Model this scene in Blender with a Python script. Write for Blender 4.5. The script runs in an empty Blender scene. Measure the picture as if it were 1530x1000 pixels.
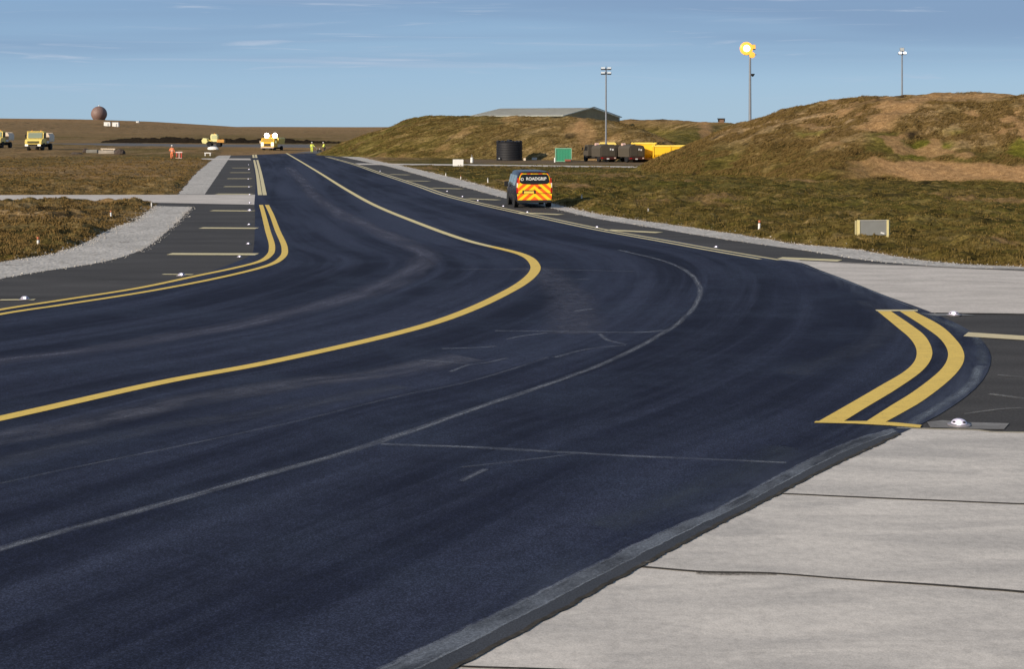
import bpy, bmesh, math, random
import numpy as np
from mathutils import Vector, Matrix

random.seed(7)
rng = np.random.default_rng(11)
C = bpy.context.scene.collection
F, H, HY, CX = 2100.0, 4.25, 192.0, 765.0      # focal (px of a 1530 wide frame), eye height, horizon row, centre column
R = math.radians

# ------------------------------------------------------------------ surveying
def G(x, y, z=0.0):
    """ground point seen at column x, row y of the photograph"""
    Y = F * (H - z) / (y - HY)
    return ((x - CX) * Y / F, Y)

def GL(pts): return [G(*p) for p in pts]

def at(x, y, Y):
    """world point at depth Y"""
    return Vector(((x - CX) * Y / F, Y, H - (y - HY) * Y / F))

def smooth(pts, step=1.0):
    P = [np.array(p, float) for p in pts]
    P = [2 * P[0] - P[1]] + P + [2 * P[-1] - P[-2]]
    out = []
    for i in range(1, len(P) - 2):
        p0, p1, p2, p3 = P[i-1:i+3]
        # centripetal catmull-rom
        t0 = 0; t1 = t0 + np.linalg.norm(p1-p0)**.5 + 1e-6; t2 = t1 + np.linalg.norm(p2-p1)**.5 + 1e-6; t3 = t2 + np.linalg.norm(p3-p2)**.5 + 1e-6
        n = max(2, int(np.linalg.norm(p2-p1) / step) + 1)
        for k in range(n):
            t = t1 + (t2-t1) * k / n
            A1 = (t1-t)/(t1-t0)*p0 + (t-t0)/(t1-t0)*p1
            A2 = (t2-t)/(t2-t1)*p1 + (t-t1)/(t2-t1)*p2
            A3 = (t3-t)/(t3-t2)*p2 + (t-t2)/(t3-t2)*p3
            B1 = (t2-t)/(t2-t0)*A1 + (t-t0)/(t2-t0)*A2
            B2 = (t3-t)/(t3-t1)*A2 + (t-t1)/(t3-t1)*A3
            out.append((t2-t)/(t2-t1)*B1 + (t-t1)/(t2-t1)*B2)
    out.append(P[-2])
    return np.array(out)

def resample(P, n):
    P = np.asarray(P, float)
    d = np.r_[0, np.cumsum(np.linalg.norm(np.diff(P, axis=0), axis=1))]
    t = np.linspace(0, d[-1], n)
    return np.c_[np.interp(t, d, P[:, 0]), np.interp(t, d, P[:, 1])]

# ------------------------------------------------------------------ noise
def _h(ix, iy, s):
    n = (ix * 374761393 + iy * 668265263 + s * 974634777) & 0xffffffff
    n = ((n ^ (n >> 13)) * 1274126177) & 0xffffffff
    return ((n ^ (n >> 16)) & 0xffff) / 65535.0

def vn(x, y, s=0):
    x = np.asarray(x, float); y = np.asarray(y, float)
    ix = np.floor(x).astype(np.int64); iy = np.floor(y).astype(np.int64)
    fx = x - ix; fy = y - iy
    fx = fx*fx*(3-2*fx); fy = fy*fy*(3-2*fy)
    a = _h(ix, iy, s); b = _h(ix+1, iy, s); c = _h(ix, iy+1, s); d = _h(ix+1, iy+1, s)
    return (a*(1-fx)+b*fx)*(1-fy) + (c*(1-fx)+d*fx)*fy

def fbm(x, y, s=0, o=4, g=.5):
    t = 0; a = 1; n = 0
    for i in range(o):
        t = t + a*vn(x*2**i + 17.3*i, y*2**i + 5.1*i, s+i); n += a; a *= g
    return t / n

def sstep(a, b, x):
    t = np.clip((x-a)/(b-a), 0, 1)
    return t*t*(3-2*t)

# ------------------------------------------------------------------ mesh helpers
def tag(o, label=None, cat=None, group=None, kind=None):
    if label: o['label'] = label
    if cat: o['category'] = cat
    if group: o['group'] = group
    if kind: o['kind'] = kind
    return o

def link(name, me, mats=None, parent=None, smooth_=False):
    o = bpy.data.objects.new(name, me); C.objects.link(o)
    if mats is not None:
        for m in (mats if isinstance(mats, (list, tuple)) else [mats]): me.materials.append(m)
    if parent: o.parent = parent
    if smooth_: me.shade_smooth()
    return o

def empty(name, loc, rz=0):
    o = bpy.data.objects.new(name, None); C.objects.link(o)
    o.location = loc; o.rotation_euler = (0, 0, rz); o.empty_display_size = .3
    return o

def npmesh(name, V, Fq, uv=None, attrs=None):
    """mesh from numpy arrays; Fq (n,4) quads or (n,3) tris"""
    me = bpy.data.meshes.new(name)
    V = np.asarray(V, np.float32); Fq = np.asarray(Fq, np.int32)
    k = Fq.shape[1]
    me.vertices.add(len(V)); me.vertices.foreach_set('co', V.ravel())
    me.loops.add(Fq.size); me.loops.foreach_set('vertex_index', Fq.ravel())
    me.polygons.add(len(Fq)); me.polygons.foreach_set('loop_start', np.arange(0, Fq.size, k, dtype=np.int32))
    if uv is not None:
        l = me.uv_layers.new(name='UVMap')
        l.data.foreach_set('uv', np.asarray(uv, np.float32)[Fq.ravel()].ravel())
    if attrs:
        for n, a in attrs.items():
            at_ = me.attributes.new(n, 'FLOAT', 'POINT'); at_.data.foreach_set('value', np.asarray(a, np.float32))
    me.update(); me.validate()
    return me

def grid_faces(nr, nc, wrap=False):
    i = np.arange(nr-1)[:, None]; j = np.arange(nc if wrap else nc-1)[None, :]
    j2 = (j+1) % nc
    a = i*nc + j; b = i*nc + j2; c = (i+1)*nc + j2; d = (i+1)*nc + j
    return np.stack([a, b, c, d], -1).reshape(-1, 4)

def strip(name, L, Rr, z, mat, parent=None, cols=2, kind=None, uvscale=None):
    """sheet between two matching polylines"""
    L = np.asarray(L, float); Rr = np.asarray(Rr, float)
    n = len(L); ts = np.linspace(0, 1, cols)
    V = np.zeros((n, cols, 3)); UV = np.zeros((n, cols, 2))
    s = np.r_[0, np.cumsum(np.linalg.norm(np.diff((L+Rr)/2, axis=0), axis=1))]
    w = np.linalg.norm(Rr-L, axis=1)
    for k, t in enumerate(ts):
        V[:, k, :2] = L*(1-t) + Rr*t; V[:, k, 2] = z
        UV[:, k, 0] = s; UV[:, k, 1] = t*w
    me = npmesh(name, V.reshape(-1, 3), grid_faces(n, cols), UV.reshape(-1, 2))
    # make the sheet face upwards
    if me.polygons[0].normal.z < 0: me.flip_normals()
    o = link(name, me, mat, parent)
    if kind: o['kind'] = kind
    return o

def offset_line(P, d):
    P = np.asarray(P, float)
    T = np.gradient(P, axis=0); T /= np.linalg.norm(T, axis=1)[:, None] + 1e-9
    N = np.c_[T[:, 1], -T[:, 0]]
    return P + N*d

def ribbon(name, P, w, z, mat, parent=None, kind=None, wob=0.0):
    P = np.asarray(P, float)
    a = offset_line(P, -w/2); b = offset_line(P, w/2)
    if wob:
        n = len(P)
        a += (np.random.default_rng(3).random((n, 1))-.5)*wob; b += (np.random.default_rng(4).random((n, 1))-.5)*wob
    return strip(name, a, b, z, mat, parent, 2, kind)

def polygon(name, pts, z, mat, parent=None, kind=None):
    bm = bmesh.new()
    vs = [bm.verts.new((p[0], p[1], z)) for p in pts]
    f = bm.faces.new(vs); f.normal_update()
    if f.normal.z < 0: f.normal_flip()
    bmesh.ops.triangulate(bm, faces=bm.faces)
    me = bpy.data.meshes.new(name); bm.to_mesh(me); bm.free()
    o = link(name, me, mat, parent)
    if kind: o['kind'] = kind
    return o

def ragged(P, amp, freq, seed):
    P = np.asarray(P, float); s = np.r_[0, np.cumsum(np.linalg.norm(np.diff(P, axis=0), axis=1))]
    d = (fbm(s*freq, s*0+seed, seed, 3)-.5)*2*amp
    T = np.gradient(P, axis=0); T /= np.linalg.norm(T, axis=1)[:, None] + 1e-9
    return P + np.c_[T[:, 1], -T[:, 0]]*d[:, None]

class MB:
    """collects shapes into one mesh"""
    def __init__(s): s.bm = bmesh.new()
    def box(s, c, d, rot=None, bev=0.0, taper=None):
        r = bmesh.ops.create_cube(s.bm, size=1.0); vs = r['verts']
        if taper:     # (tx, ty) scale of the top
            for v in vs:
                if v.co.z > 0: v.co.x *= taper[0]; v.co.y *= taper[1]
        bmesh.ops.scale(s.bm, vec=d, verts=vs)
        if bev:
            es = list({e for v in vs for e in v.link_edges})
            b = bmesh.ops.bevel(s.bm, geom=es, offset=bev, segments=2, affect='EDGES', profile=.5)
            vs = list({v for f in b['faces'] for v in f.verts} | {v for v in vs if v.is_valid})
        M = Matrix.Translation(c)
        if rot: M = M @ Matrix.Rotation(rot[2], 4, 'Z') @ Matrix.Rotation(rot[1], 4, 'Y') @ Matrix.Rotation(rot[0], 4, 'X')
        bmesh.ops.transform(s.bm, matrix=M, verts=vs)
        return s
    def tube(s, a, b, r1, r2=None, seg=16, cap=True):
        a = Vector(a); b = Vector(b); r2 = r1 if r2 is None else r2
        d = b-a
        M = Matrix.Translation((a+b)/2) @ d.to_track_quat('Z', 'Y').to_matrix().to_4x4()
        bmesh.ops.create_cone(s.bm, cap_ends=cap, segments=seg, radius1=r1, radius2=r2, depth=d.length, matrix=M)
        return s
    def ball(s, c, r, sc=(1, 1, 1), seg=20, rings=12):
        M = Matrix.Translation(c) @ Matrix.Diagonal((sc[0], sc[1], sc[2], 1))
        bmesh.ops.create_uvsphere(s.bm, u_segments=seg, v_segments=rings, radius=r, matrix=M)
        return s
    def lathe(s, prof, c=(0, 0, 0), seg=32, rot=None):
        rings = []
        M = Matrix.Translation(c)
        if rot is not None: M = M @ rot
        for (r, z) in prof:
            rings.append([s.bm.verts.new(M @ Vector((r*math.cos(2*math.pi*k/seg), r*math.sin(2*math.pi*k/seg), z))) for k in range(seg)])
        for a, b in zip(rings, rings[1:]):
            for k in range(seg):
                s.bm.faces.new((a[k], a[(k+1) % seg], b[(k+1) % seg], b[k]))
        for rr in (rings[0], rings[-1]):
            try: s.bm.faces.new(rr)
            except ValueError: pass
        return s
    def prism(s, poly, axis, lo, hi):
        """polygon (2D) extruded along axis 'x' (poly in y,z), 'y' (x,z) or 'z' (x,y)"""
        def P(p, t):
            return {'x': (t, p[0], p[1]), 'y': (p[0], t, p[1]), 'z': (p[0], p[1], t)}[axis]
        A = [s.bm.verts.new(P(p, lo)) for p in poly]; B = [s.bm.verts.new(P(p, hi)) for p in poly]
        n = len(poly)
        s.bm.faces.new(A); s.bm.faces.new(B[::-1])
        for k in range(n): s.bm.faces.new((A[k], B[k], B[(k+1) % n], A[(k+1) % n]))
        return s
    def loft(s, rings, cap=True):
        rr = [[s.bm.verts.new(p) for p in r] for r in rings]; n = len(rr[0])
        for a, b in zip(rr, rr[1:]):
            for k in range(n): s.bm.faces.new((a[k], a[(k+1) % n], b[(k+1) % n], b[k]))
        if cap: s.bm.faces.new(rr[0][::-1]); s.bm.faces.new(rr[-1])
        return s
    def build(s, name, mat, parent=None, smooth_=False, loc=None):
        bmesh.ops.recalc_face_normals(s.bm, faces=s.bm.faces)
        me = bpy.data.meshes.new(name); s.bm.to_mesh(me); s.bm.free()
        o = link(name, me, mat, parent)
        if smooth_:
            me.shade_smooth()
            try: me.set_sharp_from_angle(angle=R(35))
            except Exception: pass
        if loc: o.location = loc
        return o

def copy_tree(o, parent=None):
    c = o.copy(); C.objects.link(c); c.parent = parent
    for ch in [x for x in C.objects if x.parent == o]: copy_tree(ch, c)
    return c

# ------------------------------------------------------------------ materials
class NT:
    def __init__(s, name):
        s.m = bpy.data.materials.new(name); s.m.use_nodes = True
        s.t = s.m.node_tree; s.b = s.t.nodes['Principled BSDF']; s.out = s.t.nodes['Material Output']
    def n(s, typ, **kw):
        nd = s.t.nodes.new(typ)
        for k, v in kw.items():
            if k.startswith('i_'): nd.inputs[k[2:].replace('_', ' ')].default_value = v
            else: setattr(nd, k, v)
        return nd
    def l(s, a, b): s.t.links.new(a, b)
    def coord(s, which='Object', scale=None):
        tc = s.n('ShaderNodeTexCoord').outputs[which]
        if scale is None: return tc
        mp = s.n('ShaderNodeMapping'); mp.inputs['Scale'].default_value = scale
        s.l(tc, mp.inputs['Vector']); return mp.outputs[0]
    def noise(s, vec, scale, detail=4, rough=.55, dist=0.0):
        nd = s.n('ShaderNodeTexNoise'); nd.inputs['Scale'].default_value = scale
        nd.inputs['Detail'].default_value = detail; nd.inputs['Roughness'].default_value = rough; nd.inputs['Distortion'].default_value = dist
        s.l(vec, nd.inputs['Vector']); return nd.outputs['Fac']
    def ramp(s, fac, stops, interp='LINEAR'):
        nd = s.n('ShaderNodeValToRGB'); cr = nd.color_ramp; cr.interpolation = interp
        while len(cr.elements) > 1: cr.elements.remove(cr.elements[-1])
        cr.elements[0].position = stops[0][0]; cr.elements[0].color = col(stops[0][1])
        for p, c in stops[1:]:
            e = cr.elements.new(p); e.color = col(c)
        s.l(fac, nd.inputs[0]); return nd.outputs[0]
    def mix(s, fac, a, b, mode='MIX'):
        nd = s.n('ShaderNodeMix', data_type='RGBA', blend_type=mode)
        for sock, v in ((nd.inputs[0], fac), (nd.inputs[6], a), (nd.inputs[7], b)):
            if hasattr(v, 'is_output'): s.l(v, sock)
            elif isinstance(v, (int, float)): sock.default_value = v if sock == nd.inputs[0] else (v, v, v, 1)
            else: sock.default_value = col(v)
        return nd.outputs[2]
    def math(s, op, a, b=None, clamp=False):
        nd = s.n('ShaderNodeMath', operation=op); nd.use_clamp = clamp
        for i, v in enumerate((a, b)):
            if v is None: continue
            if hasattr(v, 'is_output'): s.l(v, nd.inputs[i])
            else: nd.inputs[i].default_value = v
        return nd.outputs[0]
    def attr(s, name): return s.n('ShaderNodeAttribute', attribute_name=name).outputs['Fac']
    def bump(s, h, strength=.3, dist=.02, prev=None):
        nd = s.n('ShaderNodeBump'); nd.inputs['Strength'].default_value = strength; nd.inputs['Distance'].default_value = dist
        s.l(h, nd.inputs['Height'])
        if prev is not None: s.l(prev, nd.inputs['Normal'])
        s.l(nd.outputs[0], s.b.inputs['Normal']); return nd.outputs[0]
    def base(s, c): s.l(c, s.b.inputs['Base Color'])
    def rough(s, v, spec=None):
        if hasattr(v, 'is_output'): s.l(v, s.b.inputs['Roughness'])
        else: s.b.inputs['Roughness'].default_value = v
        if spec is not None: s.b.inputs['Specular IOR Level'].default_value = spec

def col(c):
    if isinstance(c, (int, float)): return (c, c, c, 1)
    return (c[0], c[1], c[2], 1)

def paint(name, c, rough=.45, metal=0.0, dirt=.25, dc=(.09, .075, .06), scale=1.3):
    """a painted, slightly weathered surface"""
    t = NT(name); o = t.coord('Object')
    f = t.noise(o, scale, 5, .65); f2 = t.noise(o, scale*9, 3, .6)
    m = t.math('MULTIPLY', t.math('MULTIPLY', t.ramp(f, [(.42, 0), (.75, 1)]), dirt), 1.0)
    t.base(t.mix(m, t.mix(t.math('MULTIPLY', f2, .18), c, tuple(x*.75 for x in c)), dc))
    t.rough(t.math('ADD', rough-.08, t.math('MULTIPLY', f2, .2)), .4)
    t.b.inputs['Metallic'].default_value = metal
    return t.m

def plain(name, c, rough=.6, metal=0.0, emit=None, es=0):
    t = NT(name); t.b.inputs['Base Color'].default_value = col(c); t.rough(rough, .35)
    t.b.inputs['Metallic'].default_value = metal
    if emit: t.b.inputs['Emission Color'].default_value = col(emit); t.b.inputs['Emission Strength'].default_value = es
    return t.m

def asphalt_new():
    """fresh dark surfacing: roller and tyre streaks run along the bend (uv = metres along, metres across)"""
    t = NT('fresh_asphalt'); uv = t.coord('UV'); ob = t.coord('Object')
    s1 = t.noise(t.coord('UV', (.035, .9, 1)), 1, 5, .6, .4)
    s2 = t.noise(t.coord('UV', (.12, 3.2, 1)), 1, 4, .6, .2)
    s3 = t.noise(t.coord('UV', (.02, .28, 1)), 1, 3, .5, .6)
    g1 = t.noise(ob, 55, 3, .8); g2 = t.noise(ob, .35, 4, .6); g3 = t.noise(ob, 3.1, 4, .65)
    c = t.ramp(s3, [(.36, (.0095, .0115, .0225)), (.50, (.0180, .0215, .0375)), (.64, (.036, .041, .063))])
    c = t.mix(t.ramp(s1, [(.46, 0), (.66, .9)]), c, (.040, .046, .070))
    c = t.mix(t.ramp(s2, [(.5, 0), (.8, .5)]), c, (.044, .050, .073))
    c = t.mix(t.ramp(s1, [(.32, .8), (.46, 0)]), c, (.0095, .0115, .023))
    c = t.mix(t.ramp(g2, [(.46, 0), (.70, .6)]), c, (.034, .042, .062)); c = t.mix(t.ramp(g2, [(.28, .4), (.42, 0)]), c, (.0105, .012, .023))
    c = t.mix(.4, c, t.mix(1.0, c, t.ramp(g3, [(.3, .6), (.7, 1.45)]), 'MULTIPLY'))
    c = t.mix(.75, c, t.mix(1.0, c, t.ramp(g1, [(.30, .15), (.5, .85), (.70, 3.0)]), 'MULTIPLY'))
    # dust creeping in from the outer edge of the bend
    e = t.attr('edge'); en = t.noise(t.coord('UV', (.16, 1.0, 1)), 1.2, 5, .7, .8)
    d = t.math('MULTIPLY', t.ramp(e, [(0, .7), (.10, .4), (.4, 0)]), t.ramp(en, [(.44, 0), (.62, .85)]))
    c = t.mix(d, c, (.115, .13, .155))
    c = t.mix(1.0, c, (.87, .90, 1.0), 'MULTIPLY')
    t.base(c); t.rough(.88, .12)
    t.bump(g1, .25, .01)
    return t.m

def asphalt_old(name, a, b, cracks=True, gs=26):
    t = NT(name); ob = t.coord('Object')
    g1 = t.noise(ob, gs, 3, .8); g2 = t.noise(t.coord('Object', (.25, 1, 1)), .8, 5, .6); g3 = t.noise(t.coord('Object', (.7, 3, 1)), 1.6, 5, .7)
    c = t.mix(t.ramp(g2, [(.3, 0), (.7, 1)]), a, b)
    c = t.mix(t.ramp(g3, [(.62, 0), (.74, .5)]), c, tuple(x*2.3 for x in b))
    c = t.mix(.6, c, t.mix(1.0, c, t.ramp(g1, [(.3, .4), (.5, .95), (.7, 1.9)]), 'MULTIPLY'))
    t.base(c); t.rough(.9, .15); t.bump(g1, .3, .01); return t.m

def concrete(name, a=(.40, .365, .33), b=(.33, .31, .29), streak=(.5, .1, 1), k=1.0):
    t = NT(name); ob = t.coord('Object')
    g0 = t.noise(ob, 70, 2, .8); g1 = t.noise(ob, 9, 5, .75); g2 = t.noise(t.coord('Object', (.5, 1.6, 1)), .9, 5, .65, .5)
    br = t.noise(t.coord('Object', (.25, 3.5, 1)), 1.7, 4, .6)
    c = t.mix(t.ramp(g2, [(.38, 0), (.62, 1)]), a, tuple(x*.9 for x in b))
    c = t.mix(.55, c, t.mix(1.0, c, t.ramp(g1, [(.25, .62), (.5, 1), (.75, 1.25)]), 'MULTIPLY'))
    c = t.mix(.5, c, t.mix(1.0, c, t.ramp(g0, [(.25, .5), (.5, 1), (.75, 1.35)]), 'MULTIPLY'))
    c = t.mix(t.ramp(br, [(.60, 0), (.78, .38)]), c, tuple(x*.55 for x in b))
    sp = t.noise(ob, 2.3, 2, .5); c = t.mix(t.ramp(sp, [(.76, 0), (.79, .55)]), c, (.12, .10, .085))
    t.base(c); t.rough(.85, .25); t.bump(g1, .22, .012); return t.m

def gravel():
    t = NT('pale_gravel'); ob = t.coord('Object')
    v = t.n('ShaderNodeTexVoronoi'); v.inputs['Scale'].default_value = 9; t.l(ob, v.inputs['Vector'])
    g1 = t.noise(ob, 5, 5, .8); g2 = t.noise(ob, .5, 4, .6); g3 = t.noise(ob, 1.7, 4, .75)
    c = t.mix(t.ramp(g2, [(.35, 0), (.65, 1)]), (.60, .56, .51), (.47, .44, .40))
    c = t.mix(.8, c, t.mix(1.0, c, t.ramp(g1, [(.3, .45), (.5, 1), (.7, 1.4)]), 'MULTIPLY'))
    c = t.mix(.5, c, t.mix(1.0, c, t.ramp(v.outputs['Distance'], [(.0, 1.2), (.7, .55)]), 'MULTIPLY'))
    c = t.mix(t.ramp(g3, [(.57, 0), (.66, .75)]), c, (.10, .085, .065))
    t.base(c); t.rough(.95, .1); t.bump(v.outputs['Distance'], .5, .03); return t.m

def line_paint(name, c=(.56, .35, .055), worn=.35):
    t = NT(name); ob = t.coord('Object')
    a = t.noise(ob, 3.2, 5, .75); b = t.noise(ob, 38, 3, .8)
    cc = t.mix(t.ramp(a, [(.35, 0), (.7, .55)]), c, tuple(x*.74 for x in c))
    cc = t.mix(t.math('MULTIPLY', t.ramp(b, [(.56, 0), (.70, 1)]), worn), cc, (.05, .05, .055))
    cc = t.mix(t.math('MULTIPLY', t.ramp(a, [(.62, 0), (.72, 1)]), worn), cc, (.12, .11, .09))
    t.base(cc); t.rough(.75, .3); return t.m

def scuff(name, c, dens=(.45, .65), amt=.6, sc=(.5, 6, 1)):
    """thin worn mark that lets the surface show through"""
    t = NT(name); ob = t.coord('Object'); uv = t.coord('UV', sc)
    a = t.noise(ob, 1.2, 4, .7); b = t.noise(ob, 30, 3, .8); u = t.noise(uv, 2.0, 3, .6)
    f = t.math('MULTIPLY', t.ramp(a, [(dens[0]-.15, .15), (dens[1], 1)]), t.ramp(b, [(.35, .2), (.6, 1)]))
    f = t.math('MULTIPLY', f, t.ramp(u, [(.35, .25), (.6, 1)]))
    # soft borders across the strip
    e = t.attr('across')
    f = t.math('MULTIPLY', f, t.ramp(e, [(0, 0), (.35, 1), (.65, 1), (1, 0)]))
    f = t.math('MULTIPLY', f, amt)
    t.b.inputs['Base Color'].default_value = col(c); t.rough(.9, .1)
    tr = t.n('ShaderNodeBsdfTransparent'); mx = t.n('ShaderNodeMixShader')
    t.l(f, mx.inputs[0]); t.l(tr.outputs[0], mx.inputs[1]); t.l(t.b.outputs[0], mx.inputs[2]); t.l(mx.outputs[0], t.out.inputs[0])
    return t.m

def moor(name, green=0.0):
    """heath: olive and straw clumps, bare soil where the 'soil' attribute says so, greener where 'green' says so"""
    t = NT(name); ob = t.coord('Object')
    n0 = t.noise(t.coord('Object', (1, 1, 1.5)), .055, 4, .6); wv = t.n('ShaderNodeMapping'); wv.inputs['Rotation'].default_value = (0, 0, R(-35)); wv.inputs['Scale'].default_value = (.55, 1.9, 1.6); t.l(ob, wv.inputs['Vector'])
    n1 = t.noise(wv.outputs[0], .36, 6, .70, .4); n2 = t.noise(ob, 2.6, 5, .75); n3 = t.noise(ob, 13, 3, .8)
    c = t.ramp(n1, [(.32, (.026, .020, .006)), (.44, (.070, .052, .012)), (.54, (.130, .092, .026)), (.68, (.28, .19, .080))])
    c = t.mix(t.ramp(n0, [(.4, 0), (.62, .6)]), c, t.ramp(n1, [(.3, (.038, .040, .007)), (.6, (.098, .092, .016)), (.8, (.18, .16, .045))]))
    c = t.mix(t.attr('tan'), c, t.ramp(n1, [(.30, (.075, .048, .019)), (.46, (.20, .125, .053)), (.68, (.36, .245, .135))]))
    c = t.mix(t.attr('green'), c, t.ramp(n1, [(.3, (.050, .053, .007)), (.7, (.15, .135, .018))]))
    c = t.mix(.9, c, t.mix(1.0, c, t.ramp(n2, [(.25, .18), (.46, .85), (.75, 2.1)]), 'MULTIPLY'))
    soil = t.ramp(n2, [(.3, (.19, .105, .043)), (.7, (.45, .275, .13))])
    c = t.mix(t.attr('soil'), c, soil)
    c = t.mix(t.attr('peat'), c, t.ramp(n2, [(.3, (.004, .003, .003)), (.7, (.022, .016, .012))]))
    c = t.mix(.55, c, t.mix(1.0, c, t.ramp(n3, [(.3, .3), (.5, .95), (.7, 1.9)]), 'MULTIPLY'))
    t.base(c); t.rough(.95, .05)
    b1 = t.n('ShaderNodeBump'); b1.inputs['Strength'].default_value = .55; b1.inputs['Distance'].default_value = .25; t.l(n2, b1.inputs['Height'])
    t.bump(n3, .5, .08, b1.outputs[0])
    return t.m

M_new = asphalt_new()
M_old = asphalt_old('shoulder_asphalt', (.046, .043, .041), (.078, .073, .070))
M_apron = asphalt_old('runway_asphalt', (.10, .095, .09), (.15, .14, .135))
M_conc = concrete('concrete', (.62, .565, .50), (.50, .46, .415))
M_conc2 = concrete('concrete_lane', (.60, .54, .48), (.52, .47, .415))
M_gravel = gravel()
M_line = line_paint('yellow_paint', (.80, .55, .12), .45)
M_pale = line_paint('pale_yellow_paint', (.68, .58, .33), .4)
M_moor = moor('heath'); 
M_blade = None

# ------------------------------------------------------------------ pavement outlines
centre = [(-9.9, 16.2)] + GL([(0, 627), (250, 571), (400, 543), (640, 486), (760, 436), (800, 408), (800, 395), (780, 381), (700, 360.5), (610, 328), (560, 307), (520, 285), (480, 260), (452, 243), (426, 228)])
centre = [(-22, -6), (-14, 8.7)] + centre
CEN = smooth(centre, .6)
right_px = [(685, 998), (842, 912), (957, 848), (1035, 806), (1130, 756.5), (1161, 740.5), (1232, 703), (1343, 650), (1385, 631), (1425, 607), (1462, 577), (1480, 545), (1478, 525), (1460, 503), (1435, 487), (1388, 466), (1320, 441), (1268, 420), (1225, 404), (1190, 391.5), (1160, 388.5), (1120, 382), (1068, 371), (994, 357), (894, 341), (820, 324), (731, 306.5), (668, 291), (626, 276.5), (568, 257.5), (530, 243.8), (500, 234.5), (478, 229.3)]
RIGHT = smooth([(-22, -22), (-10, -3.5), (-4, 5.6)] + GL(right_px), .4)
left_px = [(0, 463), (110, 447), (200, 432), (300, 410), (350, 393), (375, 381), (379, 370), (380.5, 345), (381, 320), (380, 305), (381, 291), (381.5, 270), (378, 245), (376, 227)]
LEFT = smooth([(-34, -20), (-23, 5), (-14.6, 25)] + GL(left_px), .5)

def cross(P, N, poly, side):
    """distance from P along N to a polyline"""
    a = poly[:-1]; b = poly[1:]; d = b-a
    den = N[0]*d[:, 1] - N[1]*d[:, 0]
    w = a-P
    t = (w[:, 0]*d[:, 1]-w[:, 1]*d[:, 0])/np.where(abs(den) < 1e-9, 1e-9, den)
    u = (w[:, 0]*N[1]-w[:, 1]*N[0])/np.where(abs(den) < 1e-9, 1e-9, den)
    ok = (u >= -1e-6) & (u <= 1+1e-6) & (t > 0)
    return t[ok].min() if ok.any() else None

Tn = np.gradient(CEN, axis=0)
k_ = np.ones(9)/9                      # soften the direction so the cross rays do not fan
Tn = np.c_[np.convolve(np.pad(Tn[:, 0], 4, 'edge'), k_, 'valid'), np.convolve(np.pad(Tn[:, 1], 4, 'edge'), k_, 'valid')]
Tn /= np.linalg.norm(Tn, axis=1)[:, None]
rows = []; NC = 41
sl = 0; prev = None
for i, P in enumerate(CEN):
    N = np.array([Tn[i, 1], -Tn[i, 0]])
    r = cross(P, N, RIGHT, 1); l = cross(P, -N, LEFT, -1)
    if prev is not None: sl += np.linalg.norm(P-prev)
    prev = P
    if r is None or l is None: continue
    rows.append((P, N, min(l, 45), min(r, 45), sl))
V = []; UV = []; E = []
for (P, N, l, r, s_) in rows:
    for k in range(NC):
        d = -l + (l+r)*k/(NC-1)
        q = P + N*d; V.append((q[0], q[1], .010)); UV.append((s_, d)); E.append(min(1.0, (r-d)/2.2))
me = npmesh('taxiway', V, grid_faces(len(rows), NC), UV, {'edge': E})
if me.polygons[0].normal.z < 0: me.flip_normals()
taxi = link('taxiway', me, M_new); taxi['kind'] = 'structure'
taxi['label'] = 'dark freshly surfaced taxiway bending away to the left'

# shoulders, gravel, concrete
g_left_near_out = smooth([(-26, 22), (-19.5, 33)] + GL([(0, 392), (68, 381.5), (123, 365), (165, 343), (200, 331), (232, 308)]), .35)
g_left_near_in = smooth([(-22.5, 20), (-17, 30)] + GL([(0, 417), (59, 406.5), (147, 393), (206, 375.6), (256, 340), (287, 309)]), .35)
g_left_far_out = smooth(GL([(266, 290.5), (292, 260), (316, 240), (335, 225.5)]), 1.)
g_left_far_in = smooth(GL([(306, 290.5), (332, 251.6), (340, 240), (349, 225.5)]), 1.)
sh_left = np.vstack([g_left_near_out, GL([(250, 291)])[0], g_left_far_out, GL([(395, 225.3)])[0], GL([(400, 290)])[0], GL([(400, 340)])[0], GL([(410, 375)])[0], GL([(330, 412)])[0], GL([(0, 475)])[0], np.array([[-13, 10]])])
shoulder_left = polygon('shoulder', sh_left, 0.0, M_old, None, 'structure')
g_right_out_px = [(506, 229), (541, 235.5), (570, 242), (605, 249), (668, 263.5), (710, 274), (754, 286.5), (824, 304), (894, 320), (969, 331), (1031, 340), (1118, 353), (1200, 366), (1275, 372), (1329, 381.5), (1394, 391), (1530, 399), (1750, 405)]
g_right_in_px = [(487, 229), (520, 236), (548, 242), (582, 249), (668, 273), (710, 284), (754, 296), (824, 311), (894, 327), (974, 340), (1031, 349.5), (1118, 363), (1200, 374), (1286, 388), (1329, 392.5), (1416, 399), (1530, 402.5), (1750, 408)]
g_right_out = smooth(GL(g_right_out_px), .35); g_right_in = smooth(GL(g_right_in_px), .35)
under_right = GL([(1750, 650), (1340, 660), (1300, 520), (1300, 440), (1120, 388), (960, 358), (780, 326), (640, 288), (520, 246), (465, 229)])
polygon('shoulder', np.vstack([g_right_out, under_right]), 0.0, M_old, None, 'structure')

def gravel_strip(a, b, seed):
    n = int(max(len(a), len(b)))*2
    A = ragged(resample(a, n), .22, 1.3, seed); B = ragged(resample(b, n), .05, 2, seed+3)
    return strip('gravel_verge', A, B, .005, M_gravel, None, 6, 'structure')
gravel_strip(g_left_near_out, g_left_near_in, 2); gravel_strip(g_left_far_out, g_left_far_in, 9); gravel_strip(g_right_out, g_right_in, 5)

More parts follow.
